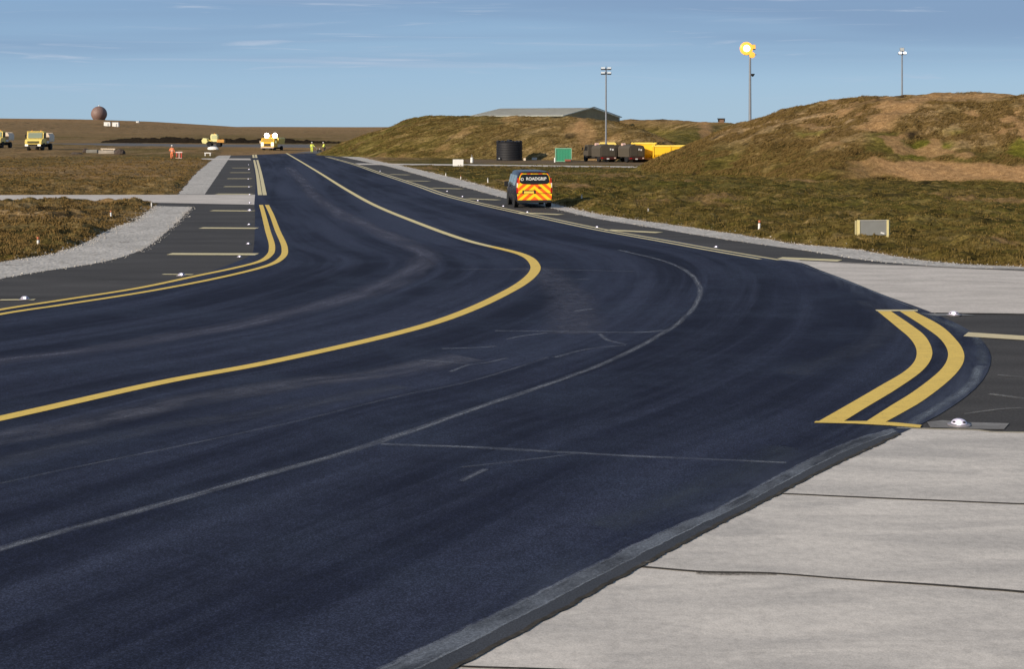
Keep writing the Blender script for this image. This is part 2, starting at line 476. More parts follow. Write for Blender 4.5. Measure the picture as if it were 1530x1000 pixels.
# concrete lanes and slabs
def lane(top, bot, z=.008, m=None, name='concrete_lane', n=60, rag=.04):
    a = resample(smooth(GL(top), 1), n); b = resample(smooth(GL(bot), 1), n)
    return strip(name, ragged(a, rag, .8, 4), ragged(b, rag, .8, 8), z, m or M_conc2, None, 4, 'structure')
lane([(-500, 293.5), (0, 291.6), (190, 291.2), (381, 291)], [(-500, 299), (0, 300), (200, 302.5), (383, 306)])
lane([(301, 236.6), (374, 236.8)], [(301, 238.6), (375, 239.2)], n=12)
lane([(527, 243.9), (700, 245.5), (860, 247.4), (1060, 250)], [(531, 246.1), (700, 247.5), (860, 249.6), (1060, 252.2)])
lane([(487, 230.0), (505, 230.2), (540, 230.9)], [(493, 231.5), (510, 231.8), (541, 232.2)], n=12)
far_slab = [(1163, 387.2), (1200, 389), (1329, 395.5), (1530, 404.5), (1800, 418), (1850, 474), (1530, 469.5), (1400, 468.5), (1340, 480), (1250, 450), (1180, 410)]
polygon('concrete_slab', GL(far_slab), .006, M_conc2, None, 'structure')
near = GL([(1300, 639), (1372, 641.5), (1460, 643.5), (1480, 646), (1530, 647), (2000, 663)]) + [(17, 8), (17, -22), (-22, -22), (-10, 4), (-6, 10)] + GL([(560, 1000), (900, 800)])
polygon('concrete_apron', near, .005, M_conc, None, 'structure')
# runway that crosses beyond the taxiway's end
polygon('runway', GL([(-900, 213), (60, 211.5), (150, 213), (300, 215.5), (462, 215.5), (478, 224), (490, 229.5), (425, 228.3), (374, 227), (335, 227.2), (310, 229), (240, 221.5), (140, 216.5), (60, 214.5), (-900, 216.5)]), -.004, M_apron, None, 'structure')
polygon('hardstanding', GL([(690, 238), (1010, 238), (1030, 248.5), (700, 244)]), -.002, asphalt_old('dirt_track', (.11, .075, .04), (.16, .11, .06)), None, 'structure')

# slab joints
jt = NT('joint_filler'); ob = jt.coord('Object'); jn = jt.noise(ob, 6, 4, .8)
jt.base(jt.ramp(jn, [(.35, (.030, .026, .02)), (.6, (.06, .052, .042)), (.75, (.18, .16, .13))])); jt.rough(.9, .2); M_joint = jt.m
def joint(pts, w, m=M_joint, rag=.02, z=.009, name='joint', parent=None, seed=3):
    P = smooth(GL(pts), .12); P = ragged(P, rag, 1.3, seed)
    s = np.arange(len(P)); wv = w*(.6+.9*fbm(s*.06, s*0, seed, 3))
    a = offset_line(P, -.5)-0; T = a-P
    o = strip(name, P+T*wv[:, None], P-T*wv[:, None], z, m, parent, 3, 'structure' if parent is None else None)
    a_ = o.data.attributes.new('across', 'FLOAT', 'POINT'); a_.data.foreach_set('value', np.tile([0, .5, 1], len(P)).astype(np.float32)); return o
joint([(1161, 739), (1290, 744.5), (1400, 749), (1530, 754.5), (1800, 767)], .05)
joint([(955, 848.5), (1040, 855), (1150, 858), (1250, 866), (1400, 876), (1530, 886), (1800, 905)], .055, seed=8)
joint([(1040, 856.5), (1085, 858.5), (1130, 860), (1160, 861)], .10, scuff('crumbled_joint', (.10, .085, .07), (.35, .5), .95), .05, .0105, seed=5)
joint([(680, 998), (850, 1004), (1200, 1030), (1600, 1068)], .05, seed=12)
joint([(1340, 640.6), (1400, 642.3), (1462, 644), (1480, 646.5), (1530, 647.5), (1800, 655)], .03, line_paint('worn_edge_paint', (.55, .48, .33), .2), .01, .0125, seed=2)
joint([(1388, 468.2), (1530, 470), (1800, 475)], .10, M_joint, .01, .0115, seed=6)
joint([(1195, 389.5), (1329, 396.4), (1530, 405.4), (1800, 419)], .10, M_joint, .02, .0115, seed=9)
joint([(1230, 417), (1340, 420), (1430, 420), (1530, 424), (1700, 430)], .10, scuff('slab_scrape', (.20, .18, .16), amt=.8), .05, .0105, seed=15)

# ------------------------------------------------------------------ painted lines on the taxiway
cl_ = smooth([(-15, 7.4), (-10.5, 15.4)] + GL([(0, 627), (250, 571), (400, 543), (640, 486), (760, 436), (796, 410), (799, 396), (780, 381), (700, 360.5), (610, 328), (560, 307), (520, 285), (480, 260), (452, 243), (427, 228.3)]), .25)
k_cl = int(np.argmin(np.abs(cl_[:, 1]-50.5)))
ribbon('centre_line', cl_[:k_cl+1], .31, .016, M_line, taxi)
ribbon('centre_line', cl_[k_cl:], .30, .016, line_paint('angle_paled_yellow', (.72, .60, .30), .4), taxi)  # far part: paleness of the low viewing angle is put into its colour
def sc2(pts, x0, y0, k): return [(x0+a/k, y0+b/k) for a, b in pts]
def edge2(Lp, Rp, m=M_line):
    n = 60
    return strip('edge_line', resample(smooth(GL(Lp), .1), n), resample(smooth(GL(Rp), .1), n), .016, m, taxi, 2)
k2 = 3.825
edge2(sc2([(690, 97), (800, 188), (880, 258), (915, 320), (905, 385), (850, 443), (700, 533), (520, 638), (345, 738)], 1130, 440, k2),
      sc2([(765, 97), (880, 175), (960, 238), (1003, 315), (1000, 370), (950, 440), (800, 548), (640, 645), (490, 738)], 1130, 440, k2))
edge2(sc2([(815, 97), (960, 190), (1050, 258), (1093, 325), (1090, 380), (1050, 440), (900, 560), (760, 648), (620, 738)], 1130, 440, k2),
      sc2([(895, 97), (1050, 180), (1130, 250), (1180, 320), (1186, 385), (1130, 470), (950, 615), (840, 680), (735, 738)], 1130, 440, k2))
def bar(quad, name='edge_line', m=M_pale, z=.019, parent=None):
    return polygon(name, GL(quad), z, m, parent or taxi)
bar(sc2([(680, 92), (920, 92), (925, 100), (688, 100)], 1130, 440, k2), 'closing_line')
bar(sc2([(340, 732), (640, 732), (800, 740), (945, 755), (935, 770), (760, 757), (560, 746), (330, 741)], 1130, 440, k2), 'closing_line', M_line)
k8 = 3.4
Lc = sc2([(0, 625), (300, 578), (700, 515), (1000, 452), (1200, 410), (1320, 378), (1370, 345), (1382, 305), (1360, 220), (1340, 140), (1326, 90)], 0, 280, k8)
Rc = sc2([(0, 648), (300, 602), (700, 540), (1000, 485), (1250, 430), (1380, 392), (1438, 352), (1446, 310), (1410, 220), (1380, 140), (1356, 90)], 0, 280, k8)
ribbon('edge_line', smooth([(-20, 12), (-13.9, 25.6)] + GL(Lc), .25), .22, .016, M_line, taxi)
ribbon('edge_line', smooth([(-19.4, 12), (-13.3, 25.1)] + GL(Rc), .25), .22, .016, M_line, taxi)
k9 = 4.78
ribbon('edge_line', smooth(GL(sc2([(710, 582), (690, 430), (668, 330)], 240, 170, k9)), 1.), .26, .016, M_pale, taxi)  # far edge lines in paler yellow, their low-angle paleness painted in
ribbon('edge_line', smooth(GL(sc2([(744, 582), (715, 430), (690, 330)], 240, 170, k9)), 1.), .26, .016, M_pale, taxi)
ribbon('edge_line', smooth(GL(sc2([(665, 315), (657, 275)], 240, 170, k9)), 1.), .3, .016, M_pale, taxi)
ribbon('edge_line', smooth(GL(sc2([(684, 315), (676, 275)], 240, 170, k9)), 1.), .3, .016, M_pale, taxi)
rl = smooth(GL([(488, 234), (530, 245.8), (568, 259), (626, 278), (668, 292.5), (731, 308), (800, 323), (894, 343), (994, 361), (1068, 374.5), (1156, 389.5)]), .5)
for d in (-.21, .21):
    ribbon('edge_line', offset_line(rl, d)[: (-1 if d > 0 else None)], .17, .016, M_pale, taxi)

def tick(x0, y0, x1, y1, w=.75, m=M_pale, parent=None):
    a = np.array(G(x0, y0)); b = np.array(G(x1, y1))
    P = np.array([a+(b-a)*t for t in np.linspace(0, 1, 12)])
    o = ribbon('marking_bar', P, w, .014, m, parent or taxi)
    return o
for t_ in [(253, 380, 384, 380.5), (300, 341, 384, 341.5), (316, 315, 379, 315.5), (324, 290, 376, 290.3), (335, 279, 376, 279), (340, 267, 376, 267), (344, 258, 374, 258), (347, 251, 374, 251)]:
    tick(*t_, w=.7 if t_[1] > 300 else .9)
tick(0, 449, 52, 448.5, .22); tick(243, 410.5, 288, 411, .2)
for t_ in [(908, 344, 985, 348), (775, 318, 838, 321), (698, 297, 745, 299), (645, 281, 690, 282.5), (605, 270, 641, 271), (583, 260.5, 611, 261.5), (1165, 386, 1255, 390)]:
    tick(*t_, w=.62)
tick(1443, 500.5, 1700, 517, .62, line_paint('thick_cream_paint', (.66, .55, .33), .3))

M_old_sc = scuff('worn_white_patch', (.30, .29, .27), (.45, .55), .8, (1, 5, 1))
# ------------------------------------------------------------------ joints, scrapes and dust on the taxiway
M_sc = scuff('dusty_joint', (.17, .185, .22), amt=.75)
M_sc2 = scuff('pale_scrape', (.28, .30, .34), amt=.8)
M_band = scuff('dust_band', (.105, .11, .15), (.25, .45), .95, (.12, .8, 1))
def decal(name, P, w, m, z):
    P = np.asarray(P); wv = w*(.75+.5*fbm(np.arange(len(P))*.05, np.zeros(len(P)), len(P), 3)) if len(P) > 4 else np.full(len(P), w)
    Nn = offset_line(P, .5)-P
    cols = 5; V = []; A = []; UV = []
    s = np.r_[0, np.cumsum(np.linalg.norm(np.diff(P, axis=0), axis=1))]
    for i in range(len(P)):
        for k in range(cols):
            t = k/(cols-1); q = P[i]+Nn[i]*wv[i]*(2*t-1)
            V.append((q[0], q[1], z)); A.append(t); UV.append((s[i], t*w))
    me = npmesh(name, V, grid_faces(len(P), cols), UV, {'across': A})
    if me.polygons[0].normal.z < 0: me.flip_normals()
    return link(name, me, m, taxi)
def rdecal(name, pts, w, m, z, rag=.0, step=.3):
    return decal(name, ragged(smooth(GL(pts), step), rag, .9, int(pts[0][0]) % 97+1), w, m, z)
rdecal('surface_joint', [(-250, 900), (0, 822), (140, 783), (280, 745), (420, 705), (560, 664), (680, 622), (800, 582), (900, 545), (980, 505), (1025, 474), (1045, 445), (1043, 425), (1025, 405), (990, 390), (925, 374)], .19, scuff('wide_joint', (.22, .235, .27), (.3, .5), .85), .0128, .03)
rdecal('surface_joint', [(-250, 780), (0, 724), (120, 698), (180, 686), (320, 658), (480, 622), (600, 592), (700, 572), (820, 535)], .10, M_sc, .0126, .03)
rdecal('surface_joint', [(570, 665), (700, 670), (830, 677), (960, 684), (1100, 690), (1175, 693)], .14, M_sc2, .0132, .02)
rdecal('surface_joint', [(740, 495), (860, 496.5), (960, 497.5), (1000, 494)], .16, M_sc2, .0130, .02)
rdecal('surface_joint', [(690, 403), (840, 404), (950, 406)], .25, M_sc, .0130, .1)
for p in ([(757, 508), (780, 503), (815, 498)], [(828, 535), (860, 527), (895, 521), (935, 517)], [(898, 500), (908, 509), (932, 516)], [(674, 557), (700, 547), (730, 543), (757, 536)], [(630, 539), (665, 542), (700, 545)], [(660, 522), (700, 521), (740, 518)], [(858, 466), (885, 462)], [(862, 418), (880, 418)]):
    rdecal('surface_scrape', p, .13, M_sc2, .0136, .06, .12)
rdecal('surface_scrape', [(690, 721), (706, 712), (726, 703)], .10, M_sc2, .0136, .02, .1)
rdecal('surface_scrape', [(690, 700), (760, 692), (860, 680)], .09, M_sc, .0134, .02, .1)
# broad pale band left of the centre line
rdecal('dust_band', [(-250, 590), (0, 540), (120, 528), (230, 508), (360, 485), (450, 465), (540, 440), (600, 415), (632, 395), (634, 380), (612, 366), (575, 350), (540, 335), (505, 318), (475, 298), (455, 275), (432, 250)], 1.25, M_band, .0120, .1)
rdecal('dust_band', [(-250, 690), (0, 655), (200, 618), (400, 580), (560, 560), (700, 535)], 1.1, scuff('wide_dust', (.13, .135, .17), (.35, .55), .8, (.25, 1.2, 1)), .0118, .1)
rdecal('dust_band', [(800, 400), (850, 440), (860, 500)], 1.6, scuff('bend_dust', (.10, .105, .14), (.3, .5), .8, (2, 2, 1)), .0119, .1)

rdecal('dust_band', [(-250, 770), (0, 690), (200, 650), (420, 612), (600, 578)], .8, scuff('streaky_dust', (.085, .095, .125), (.4, .6), .7, (.3, 2.5, 1)), .0117, .1)
rdecal('dust_band', [(1345, 642), (1400, 612), (1448, 578), (1468, 548)], .22, scuff('edge_dust', (.22, .25, .29), (.3, .5), .85, (.5, 2, 1)), .0139, .05, .1)
rdecal('dust_band', [(1468, 545), (1468, 520), (1445, 498), (1400, 478), (1378, 468)], .25, scuff('edge_dust_two', (.12, .14, .17), (.35, .55), .8, (.5, 2, 1)), .0137, .05, .1)
rdecal('surface_scrape', [(1375, 464), (1320, 443), (1268, 422), (1225, 406), (1190, 393)], .10, scuff('edge_seam', (.22, .25, .29), (.3, .5), .85), .0141, .03, .1)
rdecal('dust_band', [(1180, 560), (1290, 520), (1330, 480), (1290, 450)], .9, scuff('soft_dust', (.07, .08, .11), (.35, .55), .6, (.3, 1.2, 1)), .0116, .1)
rdecal('dust_band', [(900, 790), (1020, 745), (1180, 670)], .8, scuff('soft_dust_two', (.07, .085, .11), (.35, .55), .6, (.3, 1.2, 1)), .0115, .1)
# dusty sealed band along the concrete
band_in = smooth(GL([(440, 1075), (578, 1000), (763, 910), (895, 844), (978, 803.5), (1076, 761), (1134, 730), (1205, 692), (1277, 659), (1335, 643)]), .2)
band_out = smooth(GL([(560, 1075), (685, 998), (842, 912), (957, 848), (1035, 806), (1130, 756.5), (1161, 740.5), (1232, 703), (1300, 671), (1345, 650)]), .2)
n = 700; bi = ragged(resample(band_in, n), .022, 6, 3); bo = ragged(resample(band_out, n), .024, 9, 7)
t = NT('sealed_edge'); uvn = t.noise(t.coord('UV', (.7, 5, 1)), 1.3, 5, .7, .5); g = t.noise(t.coord('Object'), 45, 3, .8); gg = t.noise(t.coord('Object'), .8, 4, .6)
c = t.mix(t.ramp(uvn, [(.42, 0), (.62, 1)]), (.036, .040, .050), (.085, .092, .105))
c = t.mix(t.ramp(gg, [(.42, 0), (.58, .8)]), c, (.145, .16, .185))
c = t.mix(.7, c, t.mix(1.0, c, t.ramp(g, [(.3, .4), (.5, .95), (.7, 1.9)]), 'MULTIPLY')); t.base(c); t.rough(.85, .2); t.bump(uvn, .6, .03); M_seal = t.m
bmid = ragged(bi*.48+bo*.52, .012, 5, 9)
strip('sealed_edge', bi, bmid, .0145, M_seal, taxi, 5)
strip('sealed_edge', bmid, bo, .0143, asphalt_old('outer_seal', (.045, .050, .060), (.062, .066, .076), gs=60), taxi, 3)
decal('sealed_edge', bmid, .035, scuff('edge_crack', (.26, .28, .31), (.3, .5), .9), .0185)
decal('sealed_edge', bi, .07, scuff('edge_rim', (.24, .26, .30), (.35, .55), .8), .0187)
ribbon('edge_joint_gap', bo, .05, .0165, M_joint, taxi)  # dark joint strip along the outer edge of the sealed band
rdecal('surface_scrape', [(1478, 590), (1530, 598), (1620, 612)], .22, M_old_sc, .0142, .05, .1)
rdecal('surface_scrape', [(1490, 562), (1560, 568), (1640, 575)], .16, M_old_sc, .0142, .05, .1)
rdecal('surface_scrape', [(1440, 620), (1500, 612), (1560, 610)], .10, M_old_sc, .0142, .05, .1)
# grey patch round the nearest edge light
polygon('concrete_patch', GL([(1385, 632), (1408, 629.5), (1450, 632.5), (1508, 634), (1500, 643), (1460, 642.5), (1390, 640)]), .012, concrete('patch', (.22, .21, .20), (.17, .16, .15)), None, 'structure')
polygon('concrete_patch', GL([(1375, 469.3), (1440, 470), (1458, 472.5), (1400, 473)]), .0122, concrete('patch_two', (.22, .22, .22), (.15, .15, .15)), None, 'structure')

# ------------------------------------------------------------------ terrain
PAV = []
def seg_poly(P): return np.asarray([(p[0], p[1]) for p in P], float)
PAV.append(seg_poly(np.vstack([LEFT, RIGHT[::-1]])))
PAV.append(seg_poly(sh_left)); PAV.append(seg_poly(np.vstack([g_right_out, under_right])))
PAV.append(seg_poly(GL(far_slab))); PAV.append(seg_poly(near))
PAV.append(seg_poly(GL([(-500, 293.5), (0, 291.6), (190, 291.2), (381, 291), (383, 306), (200, 302.5), (0, 300), (-500, 299)])))
PAV.append(seg_poly(GL([(525, 243.9), (700, 245.5), (860, 247.4), (1060, 250), (1060, 252.2), (860, 249.6), (700, 247.5), (530, 246.1)])))
PAV.append(seg_poly(GL([(301, 236.6), (374, 236.8), (375, 239.2), (301, 238.6)])))
PAV.append(seg_poly(GL([(-900, 213), (60, 211.5), (150, 213), (300, 215.5), (462, 215.5), (478, 224), (500, 229), (540, 231), (541, 232.5), (490, 232), (335, 227.2), (310, 229), (240, 221.5), (140, 216.5), (60, 214.5), (-900, 216.5)])))
PAV.append(seg_poly(GL([(690, 238), (1010, 238), (1030, 248.5), (700, 244)])))

def simplify(P, tol=.05):
    keep = [0]
    for i in range(1, len(P)-1):
        a = P[keep[-1]]; b = P[i+1]; d = b-a; L = np.linalg.norm(d)+1e-9
        w = P[keep[-1]+1:i+1]-a
        if (abs(d[0]*w[:, 1]-d[1]*w[:, 0])/L).max() > tol: keep.append(i)
    keep.append(len(P)-1); return P[keep]
PAV = [simplify(p) for p in PAV]

def pav_dist(X, Y):
    """signed distance to the paved area, negative inside (clipped at 3 m)"""
    best = np.full(X.shape, 3.0); ins = np.zeros(X.shape, bool)
    for P in PAV:
        lo = P.min(0)-3; hi = P.max(0)+3
        m = (X > lo[0]) & (X < hi[0]) & (Y > lo[1]) & (Y < hi[1])
        if not m.any(): continue
        x = X[m]; y = Y[m]; c = np.zeros(x.shape, bool); b = best[m]
        Q = np.roll(P, -1, 0)
        for (x0, y0), (x1, y1) in zip(P, Q):
            if abs(y1-y0) > 1e-9:
                c ^= ((y0 > y) != (y1 > y)) & (x < (x1-x0)*(y-y0)/(y1-y0)+x0)
            dx, dy = x1-x0, y1-y0; L2 = dx*dx+dy*dy+1e-12
            tt = np.clip(((x-x0)*dx+(y-y0)*dy)/L2, 0, 1)
            d2 = (x-x0-tt*dx)**2+(y-y0-tt*dy)**2
            b = np.minimum(b, np.sqrt(d2))
        best[m] = b; ins[m] |= c
    return np.where(ins, -best, best)

def ridge_h(X, Y, pts, slope, flat=2.0):
    """height of a bank whose crest runs through pts (x, y, z)"""
    best = np.full(X.shape, -99.0)
    for (x0, y0, z0), (x1, y1, z1) in zip(pts, pts[1:]):
        dx, dy = x1-x0, y1-y0; L2 = dx*dx+dy*dy
        tt = np.clip(((X-x0)*dx+(Y-y0)*dy)/L2, 0, 1)
        d = np.hypot(X-x0-tt*dx, Y-y0-tt*dy)
        z = z0+(z1-z0)*tt
        dd = np.sqrt(d*d+flat*flat)-flat
        best = np.maximum(best, z-slope*dd)
    return best

def R3(pts):
    out = []
    for (x, y, Y) in pts:
        p = at(x, y, Y); out.append((p.x, p.y, p.z))
    return out

# far moor: crest heights against distance to the right, from the skyline
hf_x = np.array([(x_-CX)*1400/F for x_ in (-900, -300, 0, 120, 190, 240, 290, 345, 420)]); hf_z = np.array([H+(HY-y_)*1400/F for y_ in (178, 176, 177, 178.2, 180.5, 184, 188.5, 191.8, 194)])
hg_x = np.array([(x_-CX)*2700/F for x_ in (200, 300, 350, 390, 540, 700, 1200, 2400)]); hg_z = np.array([H+(HY-y_)*2700/F for y_ in (193, 192.3, 190.6, 189.4, 189.9, 189.5, 188, 186)])
def ground_z(X, Y, fine=True):
    z = np.interp(X, hf_x, hf_z)*sstep(430, 1400, Y)*(1-.9*sstep(1400, 2300, Y))
    z = np.maximum(z, np.interp(X, hg_x, hg_z)*sstep(900, 2700, Y)*(1-.6*sstep(2700, 5000, Y)))
    far = sstep(350, 900, Y)
    z = z + far*(fbm(X*.006, Y*.006, 5, 3)-.5)*2.0 * sstep(1300, 1000, Y)
    z = z + sstep(-30, -60, X)*sstep(205, 245, Y)*sstep(330, 285, Y)*.55       # slight rise the parked trucks stand on
    return z

aa = np.radians(np.r_[np.arange(-180, -30, 10.), np.arange(-30, -23, 1.), np.arange(-23, 23.01, .085), np.arange(24, 31, 1.), np.arange(40, 180, 10.)])
rr = np.r_[.5, 4, 9, 14, 19, 23, 26]
r_ = 28.0; lst = []
while r_ < 330: lst.append(r_); r_ *= 1.0042
while r_ < 9000: lst.append(r_); r_ *= 1.016
rr = np.r_[rr, lst]
A_, R_ = np.meshgrid(aa, rr)
X = (np.sin(A_)*R_).ravel(); Y = (np.cos(A_)*R_).ravel()
nearm = (R_.ravel() < 420)
sd = np.full(X.shape, 3.0); sd[nearm] = pav_dist(X[nearm], Y[nearm])
def hummock(X, Y, s=0):
    """low clumpy heath relief, about 0.25 m"""
    a = fbm(X*.9, Y*.9, 20+s, 3); b = fbm(X*2.6, Y*2.6, 30+s, 3); c = fbm(X*.12, Y*.12, 40+s, 3)
    return np.clip((a-.42)*.75, -.03, .4)+(b-.45)*.24+(c-.5)*.35
att = sstep(0, .9, sd)
Z = ground_z(X, Y)
hm = hummock(X, Y)
fade = 1-.78*sstep(80, 165, R_.ravel())
Z = Z + np.where(sd < 0, -.10, -.02+att*(.06+hm*fade))
tan_ = sstep(-8, -20, X-(-0.1*Y*.0))*.85*sstep(36, 60, Y) * (0.35+.65*sstep(.35, .6, fbm(X*.05, Y*.03, 60, 3)))
tan_ = np.maximum(tan_, sstep(500, 900, Y)*.95)
soil_g = sstep(.66, .74, fbm(X*.22, Y*.10, 70, 4))*.55*sstep(.2, 1.5, sd)
soil_g = np.maximum(soil_g, .38*sstep(1500, 2000, Y)); soil_g = np.maximum(soil_g, sstep(.62, .70, fbm(X*.004, Y*.002, 76, 3))*sstep(500, 900, Y)*.5)
# thin bare margin beside paving
soil_g = np.maximum(soil_g, sstep(.5, .0, sd)*.45)
peat_g = sstep(.70, .78, fbm(X*.35, Y*.2, 81, 4))*.5
nv = len(X)
Vt = np.c_[X, Y, Z]; Fq = grid_faces(len(rr), len(aa), wrap=True)
me = npmesh('ground', Vt, Fq, None, {'soil': soil_g, 'tan': tan_, 'green': np.zeros(nv), 'peat': peat_g})
if me.polygons[5].normal.z < 0: me.flip_normals()
ground = link('ground', me, M_moor, None, True); ground['kind'] = 'structure'

def bank(name, ridges, slope, xr, yr, res, flat, masks, label=None, rough=.35, yres=None, seed=0):
    xs = np.arange(xr[0], xr[1], res); ys = np.arange(yr[0], yr[1], yres or res)
    Yg, Xg = np.meshgrid(ys, xs, indexing='ij'); Xf = Xg.ravel(); Yf = Yg.ravel()
    z = bank_z(Xf, Yf, ridges, slope, flat, rough, seed)
    g = ground_z(Xf, Yf)
    at_ = masks(Xf, Yf, z-g)
    me = npmesh(name, np.c_[Xf, Yf, np.maximum(z, g-1.0)], grid_faces(len(ys), len(xs)), None, at_)
    if me.polygons[0].normal.z < 0: me.flip_normals()
    # drop faces that lie wholly under the ground sheet
    bm = bmesh.new(); bm.from_mesh(me)
    hz = (z-g)
    dead = [v for v in bm.verts if hz[v.index] < -.6]
    bmesh.ops.delete(bm, geom=dead, context='VERTS'); bm.to_mesh(me); bm.free()
    o = link(name, me, M_moor, None, True); o['kind'] = 'structure'
    if label: o['label'] = label
    return o

def bank_z(X, Y, ridges, slope, flat, rough, seed):
    z = np.full(X.shape, -99.)
    wx = X+(fbm(X*.08, Y*.08, 90+seed, 3)-.5)*5; wy = Y+(fbm(X*.08, Y*.08, 95+seed, 3)-.5)*5
    for rg in ridges:
        pts, sl, fl = rg if isinstance(rg, tuple) and len(rg) == 3 and isinstance(rg[1], float) else (rg, slope, flat)
        # the warp fades out at the crest so that the skyline keeps its line
        d0 = ridge_h(X, Y, pts, sl, fl); d1 = ridge_h(wx, wy, pts, sl, fl)
        crest = ridge_h(X, Y, pts, .0001, fl)
        w = sstep(.3, 2.0, crest-d0)
        z = np.maximum(z, d0*(1-w)+d1*w)
    z = z + (fbm(X*.35, Y*.35, 100+seed, 4)-.5)*rough*1.6*sstep(-.5, 2, z) + (fbm(X*1.5, Y*1.5, 120+seed, 3)-.5)*rough*.75
    return z

def zero(X): return np.zeros(X.shape)
RR = [R3([(1122, 192, 146), (1155, 177, 143), (1200, 156, 139), (1235, 150, 137), (1270, 146.5, 135), (1340, 141, 132), (1410, 138.5, 130), (1530, 143, 126), (1700, 150, 120), (2200, 170, 105)]),
      (R3([(1400, 141, 129), (1350, 160, 126), (1300, 190, 122), (1240, 226, 118)]), .50, 1.2)]
def masks_right(X, Y, h):
    n = fbm(X*.30, Y*.30, 200, 4)
    px = CX+X/Y*F
    bare = sstep(.10, .30, h+(n-.5)*.9)*sstep(1.75, 1.45, h+(n-.5)*1.3)*sstep(25, 30, X+(n-.5)*6)*1.0
    # streak of orange soil down the spur and along the crest
    spur = R3([(1420, 140, 131), (1350, 160, 126), (1300, 190, 122)])
    dd = -ridge_h(X, Y, [(a, b, 0) for a, b, c in spur], 1.0, .01)+.25
    bare = np.maximum(bare, sstep(1.9, .6, dd+(n-.5)*3.4)*.8)
    cr = ridge_h(X, Y, RR[0], .0001, 2)-h
    bare = np.maximum(bare, sstep(1.9, .5, cr+(n-.5)*2.2)*.55*sstep(19, 23, X)*sstep(.45,.6,n))
    bare = np.maximum(bare, sstep(.66, .72, fbm(X*.4, Y*.4, 210, 4))*.75*sstep(24, 30, X))
    ng = fbm(X*.14, Y*.14, 220, 3)
    green = sstep(.48, .60, ng)*sstep(5.0, 3.6, h+(ng-.5)*2)*.9*(1-bare)*sstep(1.2, 2.0, h)*sstep(22, 27, X)
    peat = sstep(.70, .75, fbm(X*.55, Y*.55, 230, 4))*.8*(1-bare)
    tn = sstep(1.2, 4, h)*.8*sstep(.3, .6, fbm(X*.1, Y*.1, 240, 3)+.15)
    return {'soil': bare, 'green': green, 'tan': tn, 'peat': peat}
bank('hill', RR, .40, (3, 95), (70, 190), .28, 1.6, masks_right, 'tall grass mound filling the right side', .45, seed=1)

RC = [R3([(628, 175.5, 231),  (660, 173, 222), (750, 174, 214), (850, 174.5, 206), (885, 177, 203), (915, 186, 200), (950, 202, 193), (990, 222, 184), (1010, 236, 180)])]
def masks_c(X, Y, h):
    n = fbm(X*.25, Y*.25, 300, 4)
    bare = sstep(2.0, .4, abs(X-(9.2+(n-.5)*3))+(n-.5)*2)*.55*sstep(3.0, 4.2, h) + sstep(.66, .72, fbm(X*.3, Y*.3, 310, 4))*.35
    bare = np.clip(np.maximum(bare, sstep(1.4, .3, abs(X-(10.3))+(n-.5)*3)*.5), 0, 1)
    green = sstep(-8, -20, X+(n-.5)*8)*.2
    peat = sstep(.70, .76, fbm(X*.5, Y*.5, 330, 4))*.6
    tn = sstep(-12, 6, X)*.35+.15
    return {'soil': bare, 'green': green, 'tan': tn*(1-green), 'peat': peat}
bank('hill', RC, .41, (-62, 40), (165, 275), .38, 2.0, masks_c, 'long grass mound in front of the pale roof', .45, seed=2)
RB = [R3([(850, 180, 285), (930, 179, 268), (1000, 179, 260), (1035, 182, 254), (1075, 183, 247), (1100, 186, 240), (1125, 192, 234), (1180, 205, 228)]),
      R3([(975, 226, 212), (1000, 208, 220), (1040, 191, 233), (1070, 183.5, 245)])]
def masks_b(X, Y, h):
    n = fbm(X*.25, Y*.25, 400, 4)
    bare = sstep(1.6, .5, abs(X-(33.5+(n-.5)*2)+(245-Y)*.12)+(n-.5)*2.2)*.85
    bare = np.maximum(bare, sstep(4.6, 5.4, h+(n-.5)*1.5)*.45)
    return {'soil': bare, 'green': sstep(4.5, 3.5, h)*.45, 'tan': zero(X)+.3, 'peat': sstep(.7, .76, n)*.5}
bank('hill', RB, .40, (8, 62), (195, 305), .5, 3.5, masks_b, 'farther grass mound between the two nearer ones', .35, seed=3)
RP = [R3([(148, 211.5, 420), (170, 207.5, 415), (230, 206, 408), (300, 206.2, 402), (350, 207, 400), (430, 208, 398), (470, 211, 396), (500, 212, 394), (560, 211, 392)])]
bank('peat_bank', RP, .9, (-135, -35), (388, 432), .45, .5, lambda X, Y, h: {'soil': zero(X), 'green': zero(X), 'tan': zero(X), 'peat': zero(X)+.97}, 'low dark peat bank beyond the runway', .9, seed=4)

